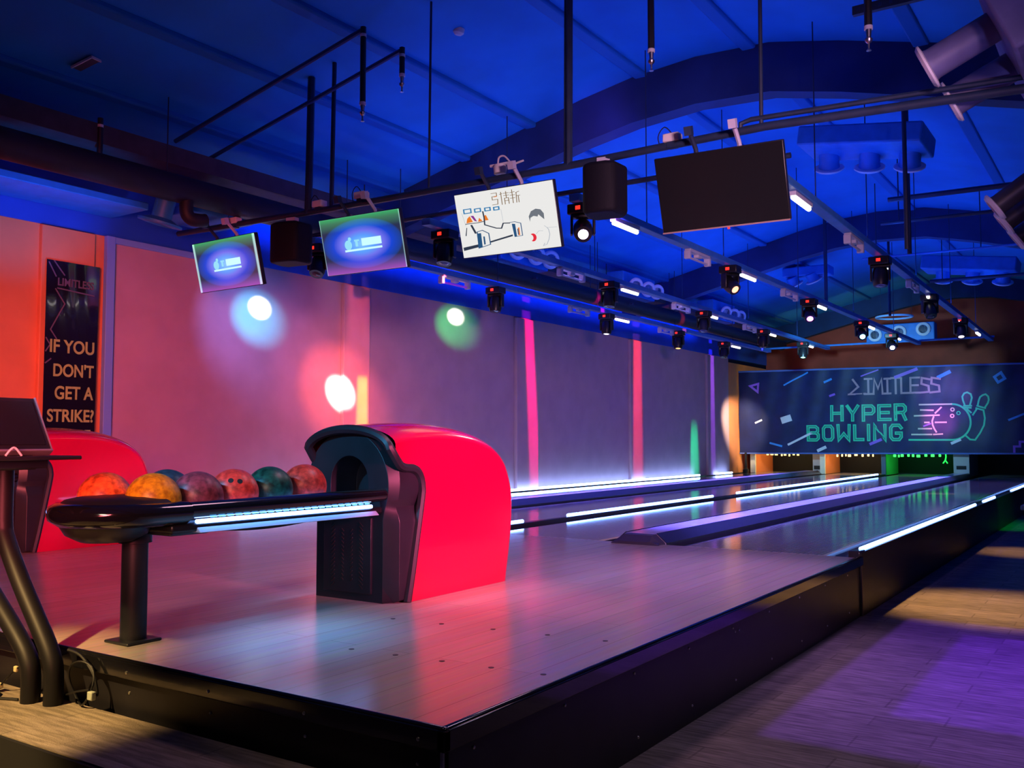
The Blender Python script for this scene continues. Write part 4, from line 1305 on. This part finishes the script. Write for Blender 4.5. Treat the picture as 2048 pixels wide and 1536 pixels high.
vs_, fs = [], []
for j in range(nz + 1):
    for i in range(nx + 1):
        fx, fz = i / nx, j / nz
        x, z = x0 + (x1 - x0) * fx, bz(fx, fz)
        vs_.append((x - OB.x, fold(x, z), z - OB.z))
N0 = len(vs_)
for p in list(vs_):
    pass
back = [(p[0], p[1] + 0.004, p[2]) for p in vs_]
for j in range(nz):
    for i in range(nx):
        a = j * (nx + 1) + i
        fs.append((a, a + 1, a + nx + 2, a + nx + 1))
        fs.append((N0 + a + nx + 1, N0 + a + nx + 2, N0 + a + 1, N0 + a))
MB().add(vs_ + back, fs).build('sheet', M_BANNER, t)
m = MB()
top = [(x0 + (x1 - x0) * i / 60, 2.915 - 0.075 * i / 60) for i in range(61)]
m.tube([(x - OB.x, fold(x, z), z - OB.z) for x, z in top], 0.022, 6)
m.tube([(x - OB.x, fold(x, z), z - OB.z) for x, z in [(x0 + (x1 - x0) * i / 60, 0.885 + 0.05 * i / 60) for i in range(61)]], 0.018, 6)
m.build('hem', mat('hem_blue', (0.10, 0.18, 0.5), 0.5), t)


def onb(u, v, d):
    return (u - OB.x, fold(u, v) - 0.006 - d, v - OB.z)


def dense(pts, step=0.12, closed=False):
    out = []
    pts = list(pts) + ([pts[0]] if closed else [])
    for a, b in zip(pts[:-1], pts[1:]):
        L = math.hypot(b[0] - a[0], b[1] - a[1])
        k = max(1, int(L / step))
        out += [(a[0] + (b[0] - a[0]) * q / k, a[1] + (b[1] - a[1]) * q / k) for q in range(k)]
    if not closed:
        out.append(pts[-1])
    return out


def circ(cx, cy, r, n=20, a0=0.0, a1=2 * PI):
    return [(cx + r * math.cos(a0 + (a1 - a0) * k / n), cy + r * math.sin(a0 + (a1 - a0) * k / n)) for k in range(n + 1)]


GL = {   # stroke letters on a unit box
    'H': [[(0, 0), (0, 1)], [(1, 0), (1, 1)], [(0, .5), (1, .5)]],
    'Y': [[(0, 1), (0.5, .45), (1, 1)], [(0.5, .45), (0.5, 0)]],
    'P': [[(0, 0), (0, 1), (.8, 1), (1, .85), (1, .6), (.8, .45), (0, .45)]],
    'E': [[(1, 1), (0, 1), (0, 0), (1, 0)], [(0.25, .5), (.85, .5)]],
    'R': [[(0, 0), (0, 1), (.8, 1), (1, .85), (1, .62), (.8, .47), (0.3, .47)], [(.7, .47), (1, 0)]],
    'B': [[(0, 0), (0, 1), (.75, 1), (.95, .87), (.95, .65), (.78, .53), (1, .4), (1, .13), (.8, 0), (0, 0)], [(.78, .53), (.15, .53)]],
    'O': [[(.2, 0), (0, .18), (0, .82), (.2, 1), (.8, 1), (1, .82), (1, .18), (.8, 0), (.2, 0)]],
    'W': [[(0, 1), (0.05, 0), (.5, .42), (.95, 0), (1, 1)]],
    'L': [[(0, 1), (0, 0), (1, 0)]],
    'I': [[(.5, 0), (.5, 1)]],
    'N': [[(0, 0), (0, 1), (1, 0), (1, 1)]],
    'G': [[(1, .82), (.8, 1), (.2, 1), (0, .82), (0, .18), (.2, 0), (.8, 0), (1, .18), (1, .45), (.55, .45)]],
    'M': [[(0, 0), (.1, 1), (.5, .35), (.9, 1), (1, 0)]],
    'T': [[(0, 1), (1, 1)], [(.5, 1), (.5, 0)]],
    'S': [[(1, .9), (.15, 1), (.1, .6), (.9, .45), (.95, .05), (0, 0)]],
    'J': [[(.25, 1), (.6, .5), (.0, 0), (1, .02)]],
    'K': [[(.1, 1), (.9, 1)], [(.5, 1), (.5, 0)], [(.1, 0), (.9, 0)]],
}
M_NEON = mat('print_green', (0.02, 0.62, 0.30), 0.5, emit=(0.0, 0.55, 0.22), strength=0.0)
M_NEOND = mat('print_green_dark', (0.008, 0.20, 0.13), 0.5)
for word, boxes in (('HYPER', ((-6.13, 1.65, -5.82, 2.04), (-5.77, 1.645, -5.46, 2.04), (-5.41, 1.64, -5.11, 2.04), (-5.07, 1.65, -4.76, 2.04), (-4.71, 1.65, -4.42, 2.05))),
                    ('BOWLING', ((-6.69, 1.18, -6.38, 1.57), (-6.33, 1.18, -6.04, 1.58), (-5.99, 1.19, -5.66, 1.59), (-5.61, 1.19, -5.36, 1.58), (-5.31, 1.19, -5.22, 1.59), (-5.17, 1.19, -4.87, 1.59), (-4.82, 1.19, -4.52, 1.59)))):
    m, mi = MB(), MB()
    for ch, (a0, b0, a1, b1) in zip(word, boxes):
        w = 0.075
        for st in GL[ch]:
            pts = [(a0 + w / 2 + u * (a1 - a0 - w), b0 + w / 2 + v * (b1 - b0 - w)) for u, v in st]
            cl = pts[0] == pts[-1]
            d = dense(pts[:-1] if cl else pts, 0.2, cl)
            m.ribbon(d, w, onb, 0.0, 0.002, 0, cl)
            mi.ribbon(d, w * 0.30, onb, 0.0015, 0.0035, 0, cl)
    m.build('lettering', M_NEON, t, smooth=False)
    mi.build('lettering_inline', M_NEOND, t, smooth=False)
m = MB()
for ch, (a0, b0, a1, b1) in zip('JKMKTLESS', ((-5.68, 2.28, -5.33, 2.62), (-5.34, 2.28, -5.16, 2.63), (-5.14, 2.28, -4.94, 2.62), (-4.91, 2.28, -4.75, 2.62), (-4.74, 2.28, -4.56, 2.63), (-4.53, 2.28, -4.36, 2.62), (-4.33, 2.28, -4.15, 2.62), (-4.12, 2.28, -3.94, 2.61), (-3.92, 2.28, -3.72, 2.61))):
    for st in GL[ch]:
        pts = [(a0 + u * (a1 - a0), b0 + v * (b1 - b0)) for u, v in st]
        m.ribbon(dense(pts, 0.2), 0.045, onb, 0.0, 0.002)
m.ribbon([(-5.70, 2.285), (-5.40, 2.29)], 0.03, onb, 0.0, 0.002)
m.build('wordmark', mat('print_mauve', (0.36, 0.22, 0.27), 0.5), t, smooth=False)
# bowling ball and pin emblem
m = MB()
ball = [(-4.38, 1.22)] + [(-3.49 + 0.37 * math.cos(a), 1.615 + 0.395 * math.sin(a)) for a in [R(-90) + R(180) * k / 20 for k in range(21)]]
m.ribbon(dense(ball, 0.1), 0.04, onb, 0.0, 0.002)
m.ribbon(circ(-3.36, 1.81, 0.035, 12)[:-1], 0.022, onb, 0.0, 0.002, 0, True)
for pts in ([(-3.23, 1.99), (-3.26, 2.09), (-3.27, 2.17), (-3.23, 2.24), (-3.17, 2.26), (-3.1, 2.22), (-3.08, 2.14), (-3.1, 2.06), (-3.12, 1.99)], [(-3.24, 1.965), (-3.1, 1.965)], [(-3.23, 1.925), (-3.11, 1.92)], [(-3.18, 1.89), (-3.11, 1.82)],
            [(-2.97, 1.97), (-2.95, 2.07), (-2.92, 2.15), (-2.87, 2.19), (-2.81, 2.21), (-2.76, 2.16), (-2.75, 2.09), (-2.77, 2.02), (-2.82, 1.94)], [(-2.98, 1.96), (-2.83, 1.91)], [(-3.0, 1.91), (-2.86, 1.865)], [(-3.0, 1.88), (-3.07, 1.77)],
            [(-2.86, 1.85), (-2.84, 1.69), (-2.86, 1.54), (-2.94, 1.37), (-3.04, 1.22), (-3.14, 1.23), (-3.21, 1.3)]):
    m.ribbon(dense(pts, 0.15), 0.036, onb, 0.0, 0.002)
m.build('emblem_print', M_NEON, t, smooth=False)
m = MB()
for pts in ([(-4.15, 2.01), (-3.5, 2.01)], [(-4.13, 1.89), (-3.88, 1.88)], [(-4.26, 1.76), (-3.76, 1.77)], [(-4.05, 1.61), (-3.97, 1.61)], [(-3.83, 1.61), (-3.62, 1.61)], [(-4.18, 1.47), (-3.92, 1.47)], [(-4.32, 1.34), (-3.92, 1.34)], [(-3.87, 1.34), (-3.7, 1.35)], [(-3.83, 1.82), (-3.71, 1.94)], [(-3.87, 1.73), (-3.9, 1.64), (-3.89, 1.55), (-3.86, 1.47), (-3.82, 1.4)]):
    m.ribbon(dense(pts, 0.15), 0.034, onb, 0.002, 0.004)
for cx, cy in ((-3.48, 1.89), (-3.49, 1.75)):
    m.ribbon(circ(cx, cy, 0.035, 12)[:-1], 0.024, onb, 0.0, 0.002, 0, True)
m.build('emblem_lines_print', mat('print_cream', (0.60, 0.58, 0.42), 0.5), t, smooth=False)
CONF = (('b', (-7.21, 2.55), (-6.65, 2.83), .035), ('b', (-6.24, 2.59), (-6.1, 2.65), .05), ('w', (-7.27, 1.69), (-7.08, 1.75), .16), ('w', (-7.93, 1.64), (-7.79, 1.7), .043), ('w', (-7.13, 1.11), (-6.58, 1.38), .05),
        ('w', (-6.42, .97), (-6.27, 1.04), .071), ('v', (-5.4, 2.70), (-5.04, 2.83), .028), ('v', (-4.64, 2.65), (-4.21, 2.81), .071), ('b', (-3.74, 2.62), (-3.53, 2.72), .078), ('v', (-6.12, 2.26), (-6.03, 2.29), .05),
        ('v', (-5.22, 1.13), (-5.01, 1.22), .064), ('b', (-2.37, 1.65), (-1.86, 1.87), .043), ('v', (-4.07, 1.53), (-3.94, 1.58), .035), ('w', (-3.5, 1.15), (-3.35, 1.22), .06), ('b', (-7.58, 1.14), (-7.31, 1.07), .045))
for c, nm, colr in (('b', 'confetti_blue', (0.03, 0.28, 0.75)), ('w', 'confetti_white', (0.62, 0.64, 0.66)), ('v', 'confetti_violet', (0.28, 0.10, 0.62))):
    m = MB()
    for cc, a, b, w in CONF:
        if cc == c:
            nn = Vector((-(b[1] - a[1]), b[0] - a[0])).normalized()
            q = max(1, int(w / 0.045))
            for e in range(q):
                o_ = ((e + 0.5) / q - 0.5) * w
                m.ribbon(dense([(a[0] + nn.x * o_, a[1] + nn.y * o_), (b[0] + nn.x * o_, b[1] + nn.y * o_)], 0.06), w / q, onb, 0.0022, 0.004)
    if c == 'v':
        m.ribbon([(-8.06, 2.55), (-7.86, 2.60), (-7.88, 2.40)], 0.05, onb, 0.0, 0.002, 0, True)
        m.ribbon([(-2.29, .97), (-2.29, 1.08), (-2.18, 1.08), (-2.18, 1.18), (-2.02, 1.18)], 0.045, onb, 0.0, 0.002)
    if c == 'b':
        m.ribbon([(-2.63, 2.58), (-2.50, 2.67), (-2.43, 2.54), (-2.56, 2.46)], 0.055, onb, 0.0, 0.002, 0, True)
    m.build(nm, mat('print_' + nm, colr, 0.5), t, smooth=False)
# hanging post at the banner end
t = thing('banner_post', 'thin black post under the near wall end of the banner', 'post', (-8.2, YB - 0.02, P))
MB().tube([(0, 0, 0.0), (0, 0, 0.5)], 0.03, 8).lathe([(0.075, 0), (0.075, 0.08), (0.03, 0.12)], (0, 0, 0), (0, 0, 1), 14).build('post', M_MATTEBLACK, t)

# ------------------------------------------------------------------ poster on the orange wall
t = thing('wall_poster', 'tall glossy black poster with yellow lettering on the orange wall', 'poster', (WX + 0.075, 5.0, 2.0))
PY, PZ = 5.0, 2.0
PX0 = WX + 0.075
ny, nz = 24, 60
vs_, fs = [], []


def pfold(y, z):
    return 0.012 + 0.006 * math.sin((y - 4.7) * 14 + z * 1.2) * max(0, 2.3 - z) + 0.0015 * math.sin(y * 31 + z * 2)


py0, py1 = 4.75, 5.27
for j in range(nz + 1):
    for i in range(ny + 1):
        fy, fz = i / ny, j / nz
        z = 0.75 + (2.885 - 0.75) * fz
        y = py0 + (py1 - 0.0 + 0.02 * (fz - 0.6) - py0) * fy
        vs_.append((pfold(y, z), y - PY, z - PZ))
for j in range(nz):
    for i in range(ny):
        a = j * (ny + 1) + i
        fs.append((a, a + 1, a + ny + 2, a + ny + 1))
k = len(vs_)
vs2 = [(p[0] - 0.003, p[1], p[2]) for p in vs_]
MB().add(vs_ + vs2, fs + [tuple(q + k for q in reversed(f_)) for f_ in fs]).build('sheet', mat('poster_film', (0.010, 0.010, 0.025), 0.12, coat=0.6), t)


def onp(u, v, d):
    return (pfold(u, v) + 0.003 + d, u - PY, v - PZ)


M_PYEL = mat('print_yellow', (0.42, 0.66, 0.16), 0.5)


def text(name, s, y, z, size, m, parent, width=None):
    cu = bpy.data.curves.new(name, 'FONT')
    cu.body = s
    cu.size = size
    cu.extrude = 0.0015
    cu.offset = size * 0.022
    cu.materials.append(m)
    o = bpy.data.objects.new(name, cu)
    COL.objects.link(o)
    bpy.context.view_layer.update()
    me = bpy.data.meshes.new_from_object(o.evaluated_get(bpy.context.evaluated_depsgraph_get()))
    bpy.data.objects.remove(o)
    xs = [v.co.x for v in me.vertices]
    ys = [v.co.y for v in me.vertices]
    w0, h0 = max(xs) - min(xs), max(ys) - min(ys)
    k = (width / w0) if width else 1.0
    for v in me.vertices:
        yy = y + (v.co.x - min(xs)) * k
        zz = z + (v.co.y - min(ys)) * (size / h0)
        v.co = Vector(onp(yy, zz, v.co.z))
    me.materials.clear()
    me.materials.append(m)
    q = bpy.data.objects.new(name, me)
    COL.objects.link(q)
    q.parent = parent
    return q


text('lettering', 'IF YOU', 4.80, 2.03, 0.125, M_PYEL, t, 0.44)
text('lettering', "DON'T", 4.84, 1.81, 0.125, M_PYEL, t, 0.40)
text('lettering', 'GET A', 4.86, 1.60, 0.125, M_PYEL, t, 0.38)
text('lettering', 'STRIKE?', 4.79, 1.39, 0.12, M_PYEL, t, 0.46)
text('lettering', 'ARE', 4.98, 1.20, 0.12, M_PYEL, t, 0.24)
text('wordmark', 'LIMITLESS', 4.86, 2.655, 0.075, mat('print_dimgrey', (0.14, 0.12, 0.17), 0.5), t, 0.36)
m = MB()
for pts in ([(4.77, 2.86), (4.84, 2.74)], [(4.82, 2.88), (4.92, 2.76)], [(4.84, 2.62), (4.93, 2.49), (4.80, 2.24), (4.86, 2.16)], [(4.76, 2.16), (4.80, 2.10), (4.76, 2.04)], [(4.76, 1.93), (4.81, 1.97)]):
    m.ribbon(dense(pts, 0.05), 0.012, onp, 0.0, 0.0015)
m.ribbon(dense([(4.86, 2.63), (5.22, 2.60)], 0.05), 0.012, onp, 0.0, 0.0015)
m.build('zigzag_lines', mat('print_dimgrey', (0.14, 0.12, 0.17), 0.5), t, smooth=False)

# ------------------------------------------------------------------ ducts, vents and pipes under the ceiling
t = thing('round_duct', 'long black round duct along the wall under the eave', 'duct', (-7.2, 2.0, 3.5))
MB().tube([(0, 0, 0), (0, 20.5, 0)], 0.125, 20).build('duct', M_DUCTBLACK, t)
for y in (1.2, 3.2, 5.5, 8.0, 11, 14):
    MB().tube([(0, y, 0), (0, y, ceil_z(-7.2) - 3.5)], 0.006, 5).build('hanger_rod', M_PIPE, t)
t = thing('elbow_pipe', 'black elbow pipe dropping from the round duct', 'pipe', (-7.2, 5.4, 3.5))
MB().tube(smooth_path([(0.02, 0, 0), (0.02, 0, -0.10), (0.02, 0.0, -0.20), (0.03, 0.04, -0.255), (0.05, 0.12, -0.26), (0.06, 0.18, -0.25)], 5), 0.062, 14).build('pipe', M_DUCTBLACK, t)
tag(MB().bb(WX + 0.03, -7.77, 2.5, 5.42, 3.40, 3.47).build('flat_duct', M_DUCTBLUE, None, bevel=0.01), 'blue lit flat duct on the wall, nearest the camera', 'duct')
tag(MB().bb(-8.0, -7.38, 5.62, 6.35, 3.38, 3.47).build('flat_duct', M_DUCTBLUE, None, bevel=0.01), 'short blue lit flat duct beside the elbow pipe', 'duct')
t = thing('blue_drum_vent', 'blue drum shaped vent with wide rim under the wall duct', 'vent', (-7.5, 5.35, 3.22))
MB().lathe([(0.09, 0.28), (0.09, 0.06), (0.2, 0.02), (0.2, 0.0), (0.12, -0.01), (0.1, 0.02)], (0, 0, 0), (0.25, 0.1, 1), 24).build('drum', M_DUCTBLUE, t)
t = thing('wall_conduit', 'thin pale conduit running above the flat ducts', 'conduit', (-7.6, 2.5, 3.53))
MB().tube([(0, 0, 0), (0, 4.2, 0.01)], 0.012, 8).build('conduit', M_STEEL, t)
t = thing('cable_tray', 'pale lilac lit cable tray along the wall behind the wall side track', 'cable tray', (-7.5, 6.6, 3.52))
MB().bb(-0.06, 0.06, 0, 13.5, -0.015, 0.0).bb(-0.06, -0.05, 0, 13.5, 0, 0.05).bb(0.05, 0.06, 0, 13.5, 0, 0.05).build('tray', mat('tray_pale', (0.42, 0.44, 0.62), 0.4, 0.3), t)
for y in (1.5, 4.5, 7.5, 10.5):
    MB().tube([(0, y, 0), (0, y, ceil_z(-7.5) - 3.52)], 0.008, 5).build('hanger_rod', M_PIPE, t)
    MB().bb(-0.02, 0.50, y - 0.015, y + 0.015, -0.04, -0.015).build('cross_strut', M_PIPE, t)


def nozzle(parent, c, axis, r=0.135, L=0.16, body=M_DUCTBLUE, rim=M_RIM):
    o = MB().lathe([(r * 0.66, -L), (r * 0.68, -0.03), (r * 0.74, 0.0), (r * 0.64, 0.004)], c, axis, 24).build('nozzle', body, parent)
    MB().lathe([(r * 0.72, -0.012), (r, -0.006), (r * 1.0, 0.006), (r * 0.86, 0.022), (r * 0.66, 0.024), (r * 0.60, 0.004)], c, axis, 28).build('rim', rim, o)
    MB().lathe([(r * 0.61, 0.004), (r * 0.5, -0.05), (r * 0.15, -0.07), (0.0, -0.07)], c, axis, 20).build('throat', M_MATTEBLACK, o)
    return o


def vent_unit(lab, base, box, noz, axis, r=0.135, bodym=M_DUCTBLUE, rot=None, rim=M_RIM, nb=None, L=0.16):
    t = thing('air_vent_unit', lab, 'air vent', base, group='ceiling air vents with round nozzles')
    if rot:
        t.rotation_euler = rot
    MB().bb(*box).build('plenum_box', bodym, t, bevel=0.02)
    for c in noz:
        nozzle(t, c, axis, r, L, nb or bodym, rim)
    z = box[5] + base[2]
    return t


AXL = (0.80, -0.55, -0.22)
for base, lab, ys in (((-7.12, 11.1, 3.82), 'three white ringed air vents under the white cartoon screen', (-0.44, 0.04, 0.42)),
                      ((-7.12, 14.75, 3.82), 'three white ringed air vents past the second moving head over the third lane', (-0.48, 0.0, 0.36)),
                      ((-7.12, 18.75, 3.83), 'pale ringed air vents farther along over the third lane track', (-0.33, 0.12, 0.5))):
    vent_unit(lab, base, (-0.42, -0.07, -0.62, 0.62, -0.13, 0.26), [(0.09, y, 0.0) for y in ys], AXL)
vent_unit('broad blue vent box with three drum nozzles right of the off screen', (-2.28, 10.0, 4.26), (-0.62, 0.60, -0.35, 0.35, -0.06, 0.14), [(-0.42, 0.22, -0.17), (0.0, 0.22, -0.17), (0.40, 0.22, -0.17)], (-0.05, 0.55, -0.83), 0.155, rot=(0, R(8), 0), L=0.22)
vent_unit('far blue vent box with three drum nozzles over the carpet side track', (-2.42, 18.0, 4.16), (-0.75, 0.75, -0.35, 0.35, -0.02, 0.22), [(-0.44, 0.1, -0.16), (0.04, 0.1, -0.16), (0.52, 0.1, -0.16)], (-0.05, 0.45, -0.88), 0.17, rot=(0, R(7), 0), L=0.22)
vent_unit('three pale ring vents facing the camera at the far end', (-4.45, 22.2, 3.62), (-0.72, 0.72, 0.05, 0.4, -0.2, 0.2), [(-0.52, 0, -0.03), (0.0, 0, 0.0), (0.50, 0, 0.04)], (0.1, -1, -0.1), 0.15)
vent_unit('pair of round blue vents hanging left of the middle track', (-5.35, 18.6, 4.42), (-0.5, 0.4, -0.2, 0.2, 0.02, 0.2), [(-0.28, -0.1, -0.13), (0.1, -0.1, -0.08)], (0.25, 0.4, -0.8), 0.17)
vent_unit('grey tilted duct with two big white flanged nozzles at top right', (-0.60, 6.0, 3.50), (0.0, 0.95, -0.55, 0.85, -0.26, 0.24), [(-0.38, -0.18, 0.06), (-0.36, 0.16, -0.08)], (-1, 0, 0), 0.135, M_DUCTGREY, (0, R(-24), 0), L=0.42)
vent_unit('dark duct with white flanged nozzles at the right edge', (-0.58, 7.4, 2.88), (0.05, 0.8, -0.4, 0.9, -0.15, 0.2), [(-0.22, -0.16, 0.04), (-0.22, 0.22, 0.0), (-0.20, 0.62, -0.06)], (-0.9, -0.05, -0.25), 0.105, mat('duct_charcoal', (0.05, 0.045, 0.06), 0.45, noise=0.2), (0, R(-20), 0), L=0.30)
t = thing('ring_lamp', 'pale blue hoop lamp hanging near the end wall', 'lamp', (-4.3, 21.0, 3.82))
m = MB()
m.tube([(0.36 * math.cos(a), 0.36 * math.sin(a), 0) for a in [2 * PI * k / 40 for k in range(41)]], 0.022, 8)
m.build('hoop', mat('hoop_pale', (0.35, 0.6, 0.75), 0.4), t)
for a in (0.5, 2.6, 4.7):
    MB().tube([(0.36 * math.cos(a), 0.36 * math.sin(a), 0), (0.36 * math.cos(a), 0.36 * math.sin(a), 1.06)], 0.004, 5).build('wire', M_PIPE, t)

# sprinkler pipes with drops
M_SPRPIPE = mat('sprinkler_pipe_black', (0.012, 0.012, 0.016), 0.5)


def sprinkler(lab, base, along, drop, r=0.024):
    """base: top of the drop; along: x where the supply pipe starts; drop: length"""
    t = thing('sprinkler_pipe', lab, 'sprinkler', base, group='black sprinkler drops')
    if along is not None:
        slope = 0.25 if along < base[0] else -0.25
        MB().tube([(along - base[0], 0, (ceil_z(along) - 0.2) - base[2]), (0, 0, 0.0)], 0.02, 8).build('supply_pipe', mat('supply_navy', (0.006, 0.05, 0.2), 0.6), t)
    MB().tube([(0, 0, 0.02), (0, 0, -drop)], r, 10).build('drop_pipe', M_SPRPIPE, t)
    for zz in (-0.05, -drop + 0.01):
        MB().lathe([(r * 1.1, -0.012), (r * 1.1, 0.012)], (0, 0, zz), (0, 0, 1), 12).build('pale_ring', M_RIM, t)
    h = MB().lathe([(0.0, -0.14), (0.016, -0.135), (0.006, -0.12), (0.008, -0.09), (0.022, -0.075), (0.024, -0.06), (0.014, -0.05), (0.02, 0.0)], (0, 0, -drop), (0, 0, 1), 12).build('sprinkler_head', M_STEEL, t)
    return t


sprinkler('long black sprinkler drop left of centre under the ceiling', (-5.12, 5.5, 4.53), -7.5, 0.62)
sprinkler('short black sprinkler drop beside the long one left of centre', (-5.12, 5.98, 4.53), -7.6, 0.23)
sprinkler('black sprinkler drop cut by the picture top, above the off screen', (-2.82, 6.0, 4.85), None, 0.87)
sprinkler('black sprinkler drop in front of the grey tilted duct', (-1.34, 6.0, 4.6), None, 0.82)
sprinkler('black sprinkler drop over the blue flat duct by the wall', (-7.45, 4.70, 4.0), None, 0.34)
t = thing('smoke_detector', 'small white dome detector on the ceiling beside the sprinkler drops', 'detector', (-4.95, 6.55, ceil_z(-4.95)))
MB().lathe([(0.05, 0.02), (0.05, -0.02), (0.03, -0.04), (0.0, -0.045)], (0, 0, 0), (0.25, 0, 1), 16).build('dome', M_WHITE, t)
t = thing('ceiling_hatch_vent', 'small pale framed vent on the dark upper left ceiling', 'vent', (-7.12, 4.35, ceil_z(-7.12) - 0.012))
t.rotation_euler = (0, -math.atan(0.25), R(12))
MB().bb(-0.11, 0.11, -0.045, 0.045, -0.012, 0.0).build('grille', mat('grille_dark', (0.06, 0.05, 0.06), 0.5), t)
MB().bb(-0.115, 0.115, -0.052, -0.042, -0.02, 0.0).bb(0.105, 0.115, -0.052, 0.05, -0.02, 0.0).build('frame', M_WHITE, t)
t = thing('ladder_cable_tray', 'dark perforated cable tray at the top right ceiling', 'cable tray', (-1.35, 6.5, 4.14))
m = MB().bb(-0.2, 1.4, -0.02, 0.02, -0.03, 0.03)
for k in range(22):
    m.bb(-0.17 + k * 0.07, -0.15 + k * 0.07, -0.024, 0.024, -0.012, 0.012, 1)
m.build('tray', [M_PIPE, M_BEAM], t)
for x in (0.0, 0.5, 1.0):
    MB().tube([(x, 0, 0), (x, 0, ceil_z(x - 1.35) - 4.14)], 0.008, 5).build('hanger_rod', M_PIPE, t)
# thin fire pipes across the far bays
for k, (ya, z, xa, xb, r, lab) in enumerate(((11.3, 3.98, -2.35, 3.0, 0.03, 'dark pipe crossing under the drum vents at right'), (11.6, 3.78, -2.5, 3.0, 0.022, 'thinner dark pipe just below the one under the drum vents'),
                                            (14.5, 3.92, -3.4, 3.0, 0.016, 'thin blue pipe crossing in front of the second rafter'), (17.6, 3.98, -3.0, 3.0, 0.03, 'dark pipe under the far drum vents'))):
    t = thing('ceiling_pipe', lab, 'pipe', (xa, ya, z), group='pipes under the ceiling')
    MB().tube([(0, 0, 0), (xb - xa, 0, -0.05)], r, 8).build('pipe', M_PIPE if k != 2 else M_TRACK, t)
    for x in (0.2, 1.6, 3.2):
        MB().tube([(x, 0, 0), (x, 0, ceil_z(xa + x) - z)], 0.008, 5).build('hanger_rod', M_PIPE, t)
for x, y, z0, r, lab in ((-2.0, 10.6, 3.2, 0.022, 'dark vertical drop pipe beside the carpet side track, nearer'), (-1.72, 9.0, 2.95, 0.02, 'dark vertical drop pipe right of the carpet side track'), (-4.35, 16.0, 3.4, 0.03, 'dark vertical drop pipe in the middle of the far bay'),
                         (-3.55, 17.0, 3.35, 0.022, 'thin dark vertical drop pipe above the ring lamp')):
    t = thing('drop_pipe', lab, 'pipe', (x, y, z0), group='vertical drop pipes in the far bays')
    MB().tube([(0, 0, 0), (0, 0, ceil_z(x) - z0)], r, 8).build('pipe', M_PIPE, t)
